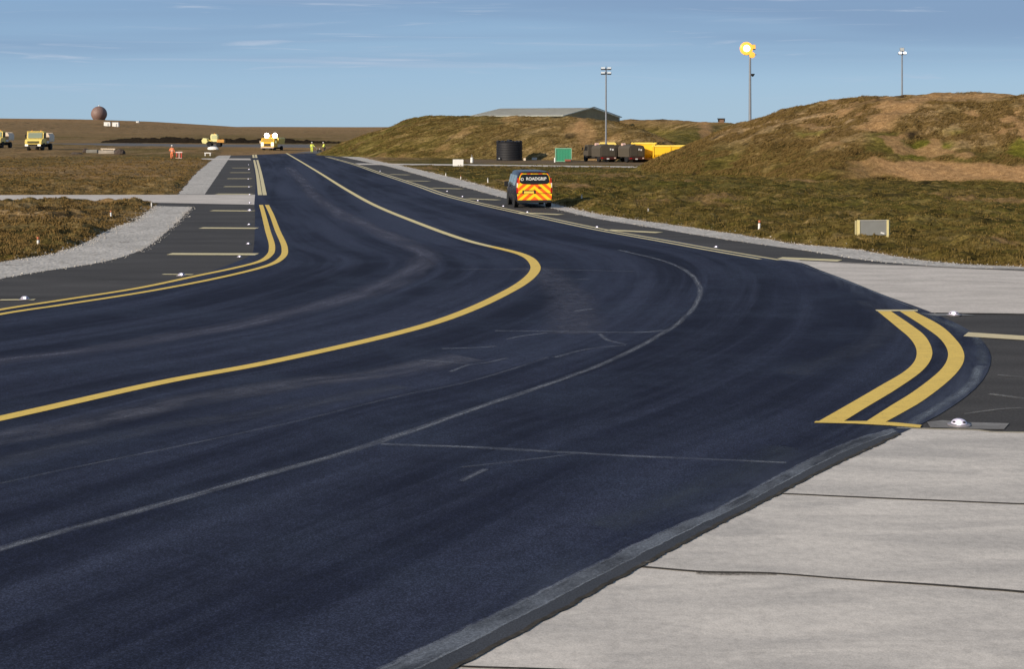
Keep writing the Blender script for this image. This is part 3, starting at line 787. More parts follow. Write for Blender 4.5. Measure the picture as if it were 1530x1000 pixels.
# ------------------------------------------------------------------ heather and grass blades
def blade_mat():
    t = NT('heather_blades'); ob = t.coord('Object')
    n1 = t.noise(ob, .5, 4, .65); n2 = t.noise(ob, 7, 2, .7)
    c = t.ramp(n1, [(.34, (.034, .027, .007)), (.5, (.085, .062, .015)), (.66, (.18, .125, .044))])
    c = t.mix(t.ramp(n2, [(.4, 0), (.7, .6)]), c, (.16, .115, .042)); c = t.mix(t.attr('tan'), c, (.21, .13, .05))
    t.base(c); t.rough(.9, .05)
    return t.m
M_blade = blade_mat()
def tufts(name, label, n, box, zf, dist_min=.12, hgt=(.03, .10), keep=None, blades=6, seed=1):
    g = np.random.default_rng(seed)
    # even on the picture: sample angle and inverse depth
    x0, x1, y0, y1 = box
    px = g.uniform(x0, x1, n); py = g.uniform(y0, y1, n)
    Y = F*H/(py-HY); X = (px-CX)*Y/F
    if keep is not None:
        m = keep(X, Y); X, Y = X[m], Y[m]
    m = pav_dist(X, Y) > dist_min; X, Y = X[m], Y[m]
    m = fbm(X*.8, Y*.8, 501, 3) > .40; X, Y = X[m], Y[m]
    n = len(X); Zb = zf(X, Y)
    hh = g.uniform(hgt[0], hgt[1], n)*(.6+.9*fbm(X*.9, Y*.9, 505, 3))
    V = np.zeros((n, blades, 3, 3)); 
    for b in range(blades):
        a = g.uniform(0, 2*np.pi, n); lean = g.uniform(.2, 1.0, n); w = g.uniform(.008, .022, n)*(1+Y/60)
        ox = g.normal(0, .05, n)*(1+Y/120); oy = g.normal(0, .05, n)*(1+Y/120)
        h = hh*g.uniform(.6, 1.15, n)
        bx = X+ox; by = Y+oy; ca = np.cos(a); sa = np.sin(a)
        V[:, b, 0] = np.c_[bx-ca*w, by-sa*w, Zb-.03]; V[:, b, 1] = np.c_[bx+ca*w, by+sa*w, Zb-.03]
        V[:, b, 2] = np.c_[bx+sa*lean*h*.7, by-ca*lean*h*.7, Zb+h]
    V = V.reshape(-1, 3); Fq = np.arange(len(V)).reshape(-1, 3)
    tn = np.repeat(sstep(-8, -20, X)*.6, blades*3)
    me = npmesh(name, V, Fq, None, {'tan': tn})
    o = link(name, me, M_blade); tag(o, label, 'heath grass', None, 'stuff')
    return o
def gz(X, Y):
    sd_ = pav_dist(X, Y); return ground_z(X, Y)-.02+sstep(0, .9, sd_)*(.06+hummock(X, Y))
tufts('heath_grass', 'olive heath grass beside the right gravel verge', 42000, (560, 1540, 250, 405), gz, .12, (.025, .085), blades=6, seed=2)
tufts('heath_grass', 'straw coloured heath grass left of the taxiway', 26000, (-10, 340, 236, 396), gz, .12, (.025, .085), blades=6, seed=3)
def bz(rg, sl, fl, ro, sd_): return lambda X, Y: bank_z(X, Y, rg, sl, fl, ro, sd_)
for (lab, n_, bx, f_, yr_, sd_, mk_) in (('wiry grass growing on the tall right mound', 52000, (960, 1540, 215, 292), bz(RR, .40, 1.6, .45, 1), (88, 160), 41, masks_right), ('wiry grass growing on the middle mound', 34000, (480, 1010, 218, 242), bz(RC, .41, 2.0, .45, 2), (165, 262), 42, masks_c)):
    g_ = np.random.default_rng(sd_); X_ = []; 
    Yq = g_.uniform(yr_[0], yr_[1], n_*3); pq = g_.uniform(bx[0], bx[1], n_*3); Xq = (pq-CX)*Yq/F
    zq = f_(Xq, Yq); am_ = mk_(Xq, Yq, zq); m_ = (zq > .25) & (fbm(Xq*.5, Yq*.5, 520, 3) > .42) & (am_['soil'] < .25) & (am_['green'] < .5)
    Xq, Yq, zq = Xq[m_][:n_], Yq[m_][:n_], zq[m_][:n_]; k_n = len(Xq); BL = 5
    V = np.zeros((k_n, BL, 3, 3)); hh = g_.uniform(.08, .24, k_n)*(.5+1.0*fbm(Xq*.5, Yq*.5, 530, 3))
    for b_ in range(BL):
        a_ = g_.uniform(0, 2*np.pi, k_n); w_ = g_.uniform(.02, .05, k_n); ox = g_.normal(0, .12, k_n); oy = g_.normal(0, .12, k_n); h_ = hh*g_.uniform(.6, 1.1, k_n)
        zz = zq-.06
        V[:, b_, 0] = np.c_[Xq+ox-np.cos(a_)*w_, Yq+oy-np.sin(a_)*w_, zz]; V[:, b_, 1] = np.c_[Xq+ox+np.cos(a_)*w_, Yq+oy+np.sin(a_)*w_, zz]
        V[:, b_, 2] = np.c_[Xq+ox+h_*.9+np.sin(a_)*.1, Yq+oy-np.cos(a_)*.1, zz+h_]       # leaning with the wind
    V = V.reshape(-1, 3)
    me = npmesh('heath_grass', V, np.arange(len(V)).reshape(-1, 3), None, {'tan': np.full(len(V), .45)})
    tag(link('heath_grass', me, M_blade), lab, 'heath grass', None, 'stuff')
def stones(name, P, n, spread, label, seed):
    g_ = np.random.default_rng(seed); i_ = g_.integers(0, len(P), n); q = P[i_]+g_.normal(0, spread, (n, 2))
    r_ = g_.uniform(.008, .03, n)*(1+.6*(g_.random(n) > .93)); z_ = np.where(pav_dist(q[:, 0], q[:, 1]) < 0, .008, gz(q[:, 0], q[:, 1]))
    O = np.array([(1, 0, 0), (0, 1, 0), (-1, 0, 0), (0, -1, 0), (0, 0, .8), (0, 0, -.5)])
    V = np.c_[q, z_+r_*.3][:, None, :]+O[None]*r_[:, None, None]*g_.uniform(.7, 1.3, (n, 6, 1))
    T = np.array([(0, 1, 4), (1, 2, 4), (2, 3, 4), (3, 0, 4), (1, 0, 5), (2, 1, 5), (3, 2, 5), (0, 3, 5)])
    me = npmesh(name, V.reshape(-1, 3), (np.arange(n)[:, None, None]*6+T[None]).reshape(-1, 3))
    tag(link(name, me, M_gravel), label, 'gravel', None, 'stuff')
stones('loose_gravel', g_left_near_out, 2600, .22, 'loose stones along the grass edge of the left gravel verge', 5)
stones('loose_gravel', g_left_near_in, 900, .12, 'loose stones spilled on the left shoulder asphalt', 6)
stones('loose_gravel', g_right_out, 4200, .20, 'loose stones along the grass edge of the right gravel verge', 7)
stones('loose_gravel', g_right_in, 1500, .12, 'loose stones spilled on the right shoulder asphalt', 8)
# ------------------------------------------------------------------ shared object materials
M_black = plain('black_rubber', (.012, .012, .013), .8)
M_dark = plain('dark_underside', (.02, .02, .02), .85)
M_glass = plain('dark_glass', (.015, .018, .022), .08)
M_glass2 = plain('sky_lit_glass', (.10, .12, .12), .12)
M_rim = plain('wheel_metal', (.32, .32, .33), .4, .7)
M_white = paint('white_plastic', (.78, .77, .74), .5, 0, .15)
M_red = paint('red_plastic', (.55, .05, .03), .5)
M_galv = paint('galvanised_steel', (.30, .32, .34), .5, .5, .15)
M_pole = paint('grey_mast_paint', (.20, .22, .25), .55, .2, .2)
M_navy = paint('dark_navy_van_paint', (.012, .012, .022), .25, 0, .12, (.10, .09, .08))
M_yel = paint('yellow_truck_paint', (.80, .62, .16), .45, 0, .12)
M_yel2 = paint('deep_yellow_paint', (.85, .50, .015), .5, 0, .12, (.35, .18, .03))
M_orange = paint('orange_truck_paint', (.62, .30, .06), .5)
M_cream = paint('cream_tank_paint', (.72, .60, .46), .5, 0, .12)
M_olive = paint('olive_drab_paint', (.070, .058, .042), .7, 0, .3)
M_green = paint('green_container_paint', (.035, .27, .15), .6, 0, .15)
M_greenrim = paint('pale_green_frame', (.20, .42, .30), .6)
M_tankblk = paint('black_tank_plastic', (.009, .009, .012), .6, 0, .15, (.03, .028, .03))
M_hivis = plain('hi_vis_yellow', (.80, .90, .12), .8)
M_hiorange = plain('hi_vis_orange', (.85, .24, .10), .8)
M_skin = plain('skin', (.42, .24, .17), .6)
M_trou = plain('dark_workwear', (.03, .03, .04), .9)
M_lampw = plain('lit_white_lamp', (1, 1, 1), .3, 0, (1, .95, .85), 25)
M_taxi = plain('lit_edge_light_lens', (.8, .75, .85), .2, 0, (.97, .88, 1.0), 2.2)
M_sod = plain('lit_sodium_lamp', (.35, .10, .02), .3, 0, (1, .38, .05), 1.6)
M_sod2 = plain('lit_sodium_glass', (.35, .12, .02), .3, 0, (1, .42, .06), 1.2)
M_tail = plain('red_light_lens', (.45, .01, .01), .2)
M_beacon = plain('amber_beacon', (.9, .35, .02), .25)

def ring_tyre(parent, x, y, r, w, name='wheel'):
    m = MB(); rot = Matrix.Rotation(R(90), 4, 'Y')
    m.lathe([(r*.62, -w/2), (r*.92, -w/2), (r, -w*.32), (r, w*.32), (r*.92, w/2), (r*.62, w/2)], (0, 0, 0), 28, rot)
    o = m.build(name, M_black, parent, True); o.location = (x, y, r)
    s = -1 if x < 0 else 1
    h = MB(); h.lathe([(0.01, .0), (r*.2, .02), (r*.3, -.03), (r*.52, -.03), (r*.62, .02), (r*.64, -.04)], (0, 0, 0), 24, Matrix.Rotation(R(90)*s, 4, 'Y'))
    q = h.build('rim', M_rim, o, True); q.location = (s*w*.42, 0, 0)
    return o

# ------------------------------------------------------------------ the van
def chevrons():
    t = NT('yellow_red_chevrons'); ob = t.coord('Object'); s = t.n('ShaderNodeSeparateXYZ'); t.l(ob, s.inputs[0])
    ax = t.math('ABSOLUTE', s.outputs['X']); f = t.math('ADD', t.math('MULTIPLY', ax, .85), s.outputs['Z'])
    f = t.math('FRACT', t.math('MULTIPLY', t.math('ADD', f, .14), 2.55))
    t.base(t.mix(t.ramp(f, [(0, 0), (.46, 1), (.97, 0)], 'CONSTANT'), (.95, .62, .015), (.85, .13, .012)))
    t.rough(.35, .4); return t.m
M_chev = chevrons()
def make_van():
    root = empty('van', (0, 0, 0))
    def sec(y, w, wt, zb, zt):
        h = [(-w*.92, zb), (-w, zb+.16), (-w, .95), (-w*.985, 1.12), (-(w+wt)/2-.01, 1.5), (-wt, zt-.13), (-wt+.07, zt-.035), (-wt*.5, zt), (wt*.5, zt), (wt-.07, zt-.035), (wt, zt-.13), ((w+wt)/2+.01, 1.5), (w*.985, 1.12), (w, .95), (w, zb+.16), (w*.92, zb)]
        if zt < 1.55: h = [(x, min(z, zt-.02*(7-min(i, 15-i)) if z > zt-.1 else z)) for i, (x, z) in enumerate(h)]
        return [(x, y, z) for x, z in h]
    m = MB()
    m.loft([sec(-2.49, .90, .76, .42, 1.88), sec(-2.44, .95, .80, .36, 1.93), sec(-2.3, .985, .83, .34, 1.96), sec(-1, .99, .84, .32, 1.98), sec(.6, .99, .83, .32, 1.97), sec(1.05, .985, .80, .32, 1.90), sec(1.75, .97, .80, .32, 1.34), sec(2.3, .93, .78, .32, 1.10), sec(2.48, .82, .70, .38, .85)])
    m.build('body', M_navy, root, True)
    # tailgate with the chevrons, window opening left round the glass
    g = MB(); g.prism([(-.86, .80), (-.90, 1.15), (-.80, 1.68), (-.72, 1.88), (-.45, 1.905), (.45, 1.905), (.72, 1.88), (.80, 1.68), (.90, 1.15), (.86, .80)], 'y', -2.53, -2.47)
    tg = g.build('tailgate', M_chev, root)
    b = MB(); b.prism([(-.80, 1.40), (-.74, 1.74), (-.64, 1.82), (.64, 1.82), (.74, 1.74), (.80, 1.40), (.68, 1.31), (.2, 1.28), (-.2, 1.28), (-.68, 1.31)], 'y', -2.552, -2.52); b.build('rear_window', M_glass, tg)
    b = MB(); b.box((0, -2.56, 1.93), (1.45, .16, .035), None, .01); b.build('spoiler', M_navy, tg)
    b = MB(); b.box((0, -2.565, 1.885), (.34, .02, .03)); b.build('brake_light', M_tail, tg)
    # lettering on the rear glass
    cu = bpy.data.curves.new('lettering', 'FONT'); cu.body = 'ROADGRIP'; cu.size = .245; cu.align_x = 'CENTER'; cu.extrude = .003; cu.offset = .004
    tx = bpy.data.objects.new('lettering', cu); C.objects.link(tx); dg = bpy.context.evaluated_depsgraph_get()
    mt = bpy.data.meshes.new_from_object(tx.evaluated_get(dg)); bpy.data.objects.remove(tx)
    o = link('lettering', mt, plain('white_lettering', (.75, .75, .72), .6), tg); o.rotation_euler = (R(90), 0, 0); o.location = (.09, -2.557, 1.50); o.scale = (.90, .92, 1)
    b = MB(); b.tube((-.66, -2.553, 1.55), (-.66, -2.559, 1.55), .085); b.build('round_logo', plain('grey_logo', (.55, .55, .52), .6), tg)
    b = MB(); b.tube((-.655, -2.558, 1.55), (-.655, -2.562, 1.55), .045); b.build('logo_centre', M_dark, tg)
    # plate recess, plate, handle
    b = MB(); b.box((-.30, -2.545, .86), (.70, .03, .20), None, .01); b.build('plate_recess', M_dark, tg)
    b = MB(); b.box((-.30, -2.565, .855), (.53, .015, .115)); b.build('number_plate', plain('plate_yellow', (.85, .60, .08), .4), tg)
    b = MB(); b.box((.28, -2.545, 1.10), (.16, .03, .05), None, .008); b.build('handle', M_dark, tg)
    b = MB(); b.box((0, -2.54, .785), (1.74, .03, .022)); b.build('shut_line', M_dark, tg)
    # bumper: reflective band above black sill
    b = MB(); b.prism([(-.90, .44), (-.93, .77), (.93, .77), (.90, .44)], 'y', -2.60, -2.45); b.build('rear_bumper', M_chev, root)
    b = MB(); b.box((0, -2.53, .37), (1.80, .17, .15), None, .03); b.build('bumper_sill', M_dark, root)
    for s in (-1, 1):
        b = MB(); b.prism([(s*.865, .82), (s*.955, .82), (s*.955, 1.20), (s*.90, 1.62), (s*.815, 1.62), (s*.895, 1.15)], 'y', -2.50, -2.36); b.build('tail_light', M_tail, root)
        b = MB(); b.box((s*.905, -2.51, 1.23), (.09, .02, .24)); b.build('clear_lens', plain('clear_lens', (.8, .72, .55), .2), root)
        b = MB(); b.box((s*1.12, 1.05, 1.18), (.22, .12, .28), None, .03); b.build('mirror', M_black, root)
        # side glass, lying on the inward-leaning upper side
        for (y0, y1, nm) in ((-2.1, -1.0, 'side_window'), (-.9, .2, 'side_window'), (.32, 1.1, 'door_window')):
            b = MB(); x0, x1 = s*.995, s*.868
            b.prism([(x0, 1.20), (x0-s*.03, 1.20), (x1-s*.03, 1.74), (x1, 1.74)], 'y', y0, y1 if nm != 'door_window' else 1.05); b.build(nm, M_glass2, root)
        b = MB(); b.box((s*.996, -.55, .72), (.02, 1.2, .04)); b.build('side_trim', M_black, root)
        for y in (-1.48, 1.45):
            ring_tyre(root, s*.87, y, .335, .23)
            b = MB(); b.lathe([(.36, -.02), (.42, -.02), (.42, .02), (.36, .02)], (s*.985, y, .36), 28, Matrix.Rotation(R(90), 4, 'Y')); b.build('wheel_arch', M_dark, root, True)
    b = MB(); b.prism([(1.10, 1.84), (1.72, 1.32), (1.74, 1.34), (1.12, 1.87)], 'x', -.76, .76); b.build('windscreen', M_glass2, root)
    b = MB(); b.tube((.62, -2.56, .30), (.62, -2.30, .32), .035); b.build('exhaust', M_galv, root)
    return root
van = make_van(); x, y = G(796.5, 310.5); van.location = (x-.22, y+2.1, 0); van.rotation_euler = (0, 0, R(6.5))
tag(van, 'dark van with yellow and red chevron rear parked on the right shoulder', 'van')

# ------------------------------------------------------------------ yellow cab trucks at the left edge
def make_crash_truck():
    """front faces -Y"""
    root = empty('airfield_truck', (0, 0, 0))
    m = MB(); m.prism([(-1.2, 1.15), (-1.25, 1.55), (-.95, 1.95), (-.45, 2.02), (.0, 2.10), (.22, 3.25), (1.75, 3.30), (1.75, 1.15)], 'x', -1.38, 1.38)
    m.build('cab', M_yel, root)
    b = MB(); b.prism([(-.06, 2.18), (.145, 3.08), (.115, 3.10), (-.10, 2.18)], 'x', -1.16, 1.16); b.build('windscreen', plain('pale_windscreen', (.22, .26, .20), .15), root)
    for s in (-1, 1):
        b = MB(); b.prism([(.30, 2.15), (.42, 3.02), (1.45, 3.02), (1.45, 2.15)], 'x', s*1.375, s*1.40); b.build('side_window', M_glass, root)
        b = MB(); b.box((s*1.60, .05, 2.55), (.18, .10, .55), None, .02); b.tube((s*1.36, .1, 2.7), (s*1.58, .06, 2.7), .02, seg=8); b.build('mirror', M_black, root)
        b = MB(); b.box((s*1.05, -1.36, .98), (.52, .14, .30), None, .05); b.build('headlight', plain('white_headlamp', (.85, .82, .72), .3, 0, (1, .95, .8), .5), root)
        b = MB(); b.tube((s*.75, .9, 3.28), (s*.75, .9, 3.48), .10, .08); b.build('beacon', M_beacon, root, True)
    b = MB(); b.box((0, .32, 3.30), (2.75, .55, .10), None, .02); b.build('sun_visor', M_yel, root)
    b = MB(); b.box((0, -1.24, 1.50), (1.9, .12, .36), None, .02)
    for k in range(5): b.box((0, -1.31, 1.36+.07*k), (1.8, .02, .02))
    b.build('grille', plain('olive_grille', (.10, .09, .03), .6), root)
    b = MB(); b.box((0, -1.22, .86), (2.7, .34, .22), None, .03); b.box((0, -1.25, .62), (1.0, .2, .35), None, .02); b.build('bumper', M_olive, root)
    b = MB(); b.box((0, 2.9, .95), (1.1, 7.2, .35)); b.tube((-1.3, .6, .7), (1.3, .6, .7), .09); b.tube((-1.3, 5.3, .7), (1.3, 5.3, .7), .09); b.build('chassis', M_dark, root)
    b = MB(); b.box((0, 3.1, 1.75), (2.7, 2.3, 1.15), None, .04); b.build('equipment_body', M_orange, root)
    b = MB(); b.prism([(-1.38, 1.55), (-1.40, 2.55), (-1.1, 3.0), (1.1, 3.0), (1.40, 2.55), (1.38, 1.55)], 'y', 3.6, 6.8)
    for k in range(3): b.box((0, 4.0+1.1*k, 2.9), (2.5, .08, .3), None, .01)
    b.build('tank', M_cream, root, True)
    for s in (-1, 1):
        b = MB(); b.prism([(1.9, 1.30), (1.9, 1.62), (2.6, 1.70), (3.3, 1.62), (3.4, 1.30)], 'x', s*1.28, s*1.44); b.build('side_locker', M_white, root)
        for y in (.3, 5.2): ring_tyre(root, s*1.12, y, .62, .46)
        b = MB(); b.prism([(-.55, 1.0), (-.35, 1.32), (.9, 1.32), (1.15, 1.0)], 'x', s*1.30, s*1.42); b.build('mudguard', M_black, root)
    return root
tr = make_crash_truck(); x, y = G(52.5, 225, .5); tr.location = (x, y, .45); tr.rotation_euler = (0, 0, R(3))
tag(tr, 'yellow truck with cream tank facing the camera on heath, second from left edge', 'truck', 'yellow trucks parked on the left heath')
t2 = copy_tree(tr); x, y = G(-7.5, 222, .5); t2.location = (x, y, .48); t2.rotation_euler = (0, 0, R(2))
t2['label'] = 'yellow truck cut off by the left edge of the view, only its tank end showing'

# ------------------------------------------------------------------ working truck on the taxiway end, lights on
def make_work_truck():
    root = empty('works_truck', (0, 0, 0))
    m = MB(); m.prism([(-.4, .75), (-.45, 1.7), (-.15, 2.45), (1.7, 2.45), (1.7, .75)], 'x', -1.25, 1.25); m.build('cab', M_yel2, root)
    b = MB(); b.prism([(-.42, 1.72), (-.17, 2.36), (-.20, 2.37), (-.46, 1.72)], 'x', -1.08, 1.08); b.build('windscreen', plain('amber_windscreen', (.45, .28, .05), .15), root)
    b = MB(); b.box((0, -.43, 1.18), (1.25, .10, .52), None, .03)
    for k in range(5): b.box((0, -.49, 1.0+.09*k), (1.2, .02, .02))
    b.build('grille', plain('brown_grille', (.05, .03, .02), .6), root)
    b = MB(); b.box((0, -.5, .70), (2.55, .30, .24), None, .04); b.build('bumper', paint('pale_bumper', (.5, .42, .35), .5), root)
    b = MB(); b.box((0, 2.6, .55), (1.2, 6, .3)); b.tube((-1.2, .5, .5), (1.2, .5, .5), .08); b.tube((-1.2, 4.6, .5), (1.2, 4.6, .5), .08); b.build('chassis', M_dark, root)
    b = MB(); b.prism([(-1.3, 1.3), (-1.45, 2.3), (-1.25, 2.55), (1.25, 2.55), (1.45, 2.3), (1.3, 1.3)], 'y', 1.9, 5.6); b.build('hopper', M_yel, root)
    b = MB(); b.box((0, 1.35, 2.52), (2.1, .1, .1)); b.box((0, 1.35, 2.85), (.12, .08, .6)); b.box((.25, 1.3, 3.0), (.35, .3, .35), None, .04); b.build('light_rack', M_orange, root)
    for s in (-1, 1):
        b = MB(); b.box((s*.98, -.52, 1.32), (.52, .14, .72), None, .06); b.build('headlight', plain('cream_headlamp', (.9, .85, .6), .3, 0, (1, .93, .62), .9), root)
        b = MB(); b.lathe([(.01, .16), (.25, .14), (.42, .06), (.44, -.02), (.3, -.14), (.01, -.16)], (s*.80+(.06), 1.25, 2.95), 24, Matrix.Rotation(R(90), 4, 'X')); b.build('work_lamp', M_lampw, root, True)
        b = MB(); b.box((s*1.52, -.1, 1.75), (.2, .1, .5), None, .03); b.tube((s*1.25, 0, 1.9), (s*1.5, -.1, 1.9), .02, seg=8); b.build('mirror', M_cream if s < 0 else paint('green_mirror', (.35, .40, .20)), root)
        for y in (.5, 4.6): ring_tyre(root, s*1.05, y, .48, .36)
    return root
tr = make_work_truck(); x, y = G(400, 226); tr.location = (x, y+.6, 0); tr.rotation_euler = (0, 0, R(-9))
tag(tr, 'yellow works truck with two bright white lamps at the far end of the taxiway', 'truck')

# small yellow loader beyond the left shoulder
def make_loader():
    root = empty('wheeled_loader', (0, 0, 0))
    b = MB(); b.prism([(-.75, 1.2), (-.85, 2.6), (-.6, 2.95), (.5, 2.95), (.75, 2.6), (.75, 1.2)], 'y', -.2, 1.3); b.build('cab', paint('lit_yellow', (.85, .78, .35)), root)
    b = MB(); b.box((0, -.22, 2.25), (1.15, .04, .85), None, .02); b.build('cab_window', plain('yellowish_glass', (.55, .55, .3), .2), root)
    b = MB(); b.box((1.5, .4, 1.35), (1.7, 1.3, .75), None, .08); b.build('engine_cover', M_orange, root)
    b = MB(); b.box((0, .4, .95), (3.0, 1.0, .35), None, .03); b.build('chassis', M_dark, root)
    b = MB(); b.prism([(-2.55, .85), (-2.75, 1.5), (-2.4, 2.05), (-1.6, 1.9), (-1.35, 1.2), (-1.8, .75)], 'y', -.8, 1.6); b.build('bucket', paint('pale_yellow_bucket', (.80, .72, .30)), root)
    for yy in (-.35, 1.15): MB().box((-1.1, yy, 1.5), (1.2, .14, .2), (0, .35, 0)).build('loader_arm', M_yel, root)
    b = MB(); b.tube((0, .5, 2.93), (0, .5, 3.15), .1, .08); b.build('beacon', M_beacon, root)
    for x_ in (-1.0, 1.1):
        for y_ in (-.55, 1.35):
            w_ = ring_tyre(root, x_, y_, .52, .35); w_.rotation_euler = (0, 0, R(90))
    return root
ld = make_loader(); x, y = G(320, 219.5); ld.location = (x, y, ground_z(np.array([x]), np.array([y]))[0]); tag(ld, 'small yellow wheeled loader beyond the left shoulder, side on to the view', 'loader')

# ------------------------------------------------------------------ drab bowsers and yellow plant on the right
def make_bowser(tank_first=True):
    """rear faces -Y"""
    root = empty('fuel_bowser', (0, 0, 0))
    b = MB(); b.prism([(-1.22, .75), (-1.25, 1.9), (-1.05, 2.25), (-.6, 2.38), (.6, 2.38), (1.05, 2.25), (1.25, 1.9), (1.22, .75)], 'y', -2.6, .4); b.build('tank_body', M_olive, root)
    b = MB(); b.box((0, -2.63, 1.45), (2.1, .05, 1.2), None, .02); b.box((0, -2.67, 1.45), (.03, .03, 1.2)); b.build('rear_door', M_olive, root)
    for dx, w_ in ((.28, .20), (.62, .26)):
        b = MB(); b.box((dx, -2.70, 1.72 if w_ > .22 else 1.78), (w_, .02, .24), None, .005); b.build('white_marking', M_white, root)
    b = MB(); b.box((0, -2.55, .55), (2.4, .25, .34), None, .03); b.build('rear_bumper', plain('dark_red_bumper', (.06, .015, .012), .7), root)
    b = MB(); b.box((-.1, -2.69, .48), (.35, .03, .16)); b.build('number_plate', M_white, root)
    for s in (-1, 1):
        b = MB(); b.box((s*.95, -2.69, .58), (.24, .03, .15)); b.build('tail_light', M_tail if s < 0 else plain('pale_reflector', (.8, .6, .5), .3), root)
        for y_ in (-1.7, 2.9): ring_tyre(root, s*1.02, y_, .46, .34)
        b = MB(); b.box((s*1.4, 3.2, 1.75), (.16, .1, .4), None, .02); b.build('mirror', M_black, root)
    b = MB(); b.box((0, .8, .62), (1.1, 6.4, .26)); b.tube((-1.1, -1.7, .46), (1.1, -1.7, .46), .08); b.tube((-1.1, 2.9, .46), (1.1, 2.9, .46), .08); b.build('chassis', M_dark, root)
    b = MB(); b.prism([(1.75, .8), (1.75, 2.35), (2.9, 2.35), (3.35, 1.6), (3.5, 1.4), (3.5, .8)], 'x', -1.15, 1.15); b.build('cab', M_olive, root)
    for s in (-1, 1):
        b = MB(); b.prism([(2.0, 1.55), (2.0, 2.15), (2.85, 2.15), (3.15, 1.55)], 'x', s*1.14, s*1.17); b.build('cab_window', M_glass, root)
    b = MB(); b.tube((-.9, -.1, 2.40), (-.4, -.1, 2.40), .22, seg=20); b.build('hose_reel', paint('pinkish_cover', (.75, .50, .42)), root, True)
    b = MB(); b.box((.1, -.4, 2.42), (.6, .6, .12), None, .03); b.build('hatch', M_olive, root); MB().box((.1, -1.4, 2.42), (.5, .5, .12), None, .03).build('hatch', M_olive, root)
    return root
bw = make_bowser(); x, y = G(900, 242.5); bw.location = (x, y+3, 0); bw.rotation_euler = (0, 0, R(20)); bw.scale = (.92,)*3
tag(bw, 'drab olive fuel bowser, the left one of the two, with yellow cab close behind it', 'tanker truck', 'drab fuel bowsers on the hardstanding')
b2 = copy_tree(bw); x, y = G(940, 243); b2.location = (x, y+3, 0); b2.rotation_euler = (0, 0, R(26))
b2['label'] = 'drab olive fuel bowser, the right one of the two, next to the yellow plant'
yt = empty('yellow_tractor', (0, 0, 0))
b = MB(); b.prism([(-1.1, .7), (-1.1, 2.2), (-.9, 2.4), (.9, 2.4), (1.1, 2.2), (1.1, .7)], 'y', -1.2, 1.2); b.build('cab', M_yel, yt)
b = MB(); b.box((0, -1.22, 1.75), (1.6, .05, .7), None, .02); b.build('cab_window', M_glass, yt)
b = MB(); b.box((1.9, .2, 1.35), (1.7, 1.9, .9), None, .06); b.build('bonnet', M_yel, yt)
b = MB(); b.tube((2.3, -.3, 1.8), (2.3, -.3, 2.6), .06); b.build('exhaust', M_dark, yt)
for x_ in (-.6, 2.2):
    for y_ in (-.95, 1.1): w_ = ring_tyre(yt, x_, y_, .5, .35); w_.rotation_euler = (0, 0, R(90))
x, y = G(914, 241); yt.location = (x, y+8, 0); tag(yt, 'pale yellow tractor seen between the two drab bowsers', 'tractor')

def make_hopper(L, hh, rib, leg=True):
    root = empty('spreader_body', (0, 0, 0))
    b = MB(); b.prism([(-1.0, .55), (-1.25, 1.0), (-1.25, hh), (1.25, hh), (1.25, 1.0), (1.0, .55)], 'x', -L/2, L/2); b.build('shell', M_yel2, root)
    b = MB(); b.box((0, -1.27, hh-.08), (L+.1, .12, .20), None, .02); b.box((0, 1.27, hh-.08), (L+.1, .12, .20), None, .02); b.build('top_rail', paint('bright_yellow_rail', (.85, .62, .10)), root)
    for k in range(rib):
        b = MB(); b.box((-L/2+.06+(L-.12)*k/(rib-1), -1.29, (hh+.75)/2), (.12, .10, hh-.8), None, .015); b.build('rib', M_yel2, root)
    b = MB(); b.box((0, -1.15, .42), (L, .25, .18), None, .02); b.box((0, 1.15, .42), (L, .25, .18), None, .02); b.build('skid', M_orange, root)
    b = MB(); b.box((0, 0, .17), (L*.9, 2.0, .34), None, .02); b.build('chassis', M_dark, root)
    b = MB(); b.tube((-L/2+.3, -1.3, hh), (-L/2+.3, -1.3, hh+.18), .05); b.tube((L/2-.3, -1.3, hh), (L/2-.3, -1.3, hh+.18), .05); b.build('lifting_lug', M_dark, root)
    return root
hp = make_hopper(3.1, 2.45, 2); x, y = G(967, 243); hp.location = (x, y+4, 0); hp.rotation_euler = (0, 0, R(-8)); tag(hp, 'tall bright yellow spreader body next to the right drab bowser', 'hopper')
h2 = make_hopper(6.4, 2.15, 4); x, y = G(1019, 244); h2.location = (x+.1, y+4.5, 0); h2.rotation_euler = (0, 0, R(-4)); tag(h2, 'long lower yellow spreader body partly hidden by the right mound', 'hopper')

# ------------------------------------------------------------------ black tank, green container, odds and ends
tk = empty('water_tank', (0, 0, 0))
pr = [(1.70, 0), (1.74, .05)]
for k in range(7):
    z = .12+.32*k; pr += [(1.74, z), (1.74, z+.2), (1.70, z+.25), (1.70, z+.29)]
pr += [(1.74, 2.38), (1.76, 2.46), (1.66, 2.5), (.5, 2.62), (.02, 2.64)]
b = MB(); b.lathe(pr, seg=48); b.build('shell', M_tankblk, tk, True)
for k in range(9):
    a = R(40*k+8); b = MB(); b.box((1.55*math.cos(a), 1.55*math.sin(a), 2.56), (.34, .22, .20), (0, 0, a), .04); b.build('lifting_block', M_tankblk, tk)
b = MB(); b.tube((0, 0, 2.6), (0, 0, 2.8), .34, seg=24); b.build('lid', M_tankblk, tk, True)
b = MB(); b.tube((-1.2, -1.4, .3), (-1.35, -1.75, .3), .08); b.build('valve', M_galv, tk)
x, y = G(761, 240); tk.location = (x, y+1.8, 0); tag(tk, 'black ribbed round water tank in front of the middle grass mound', 'water tank')

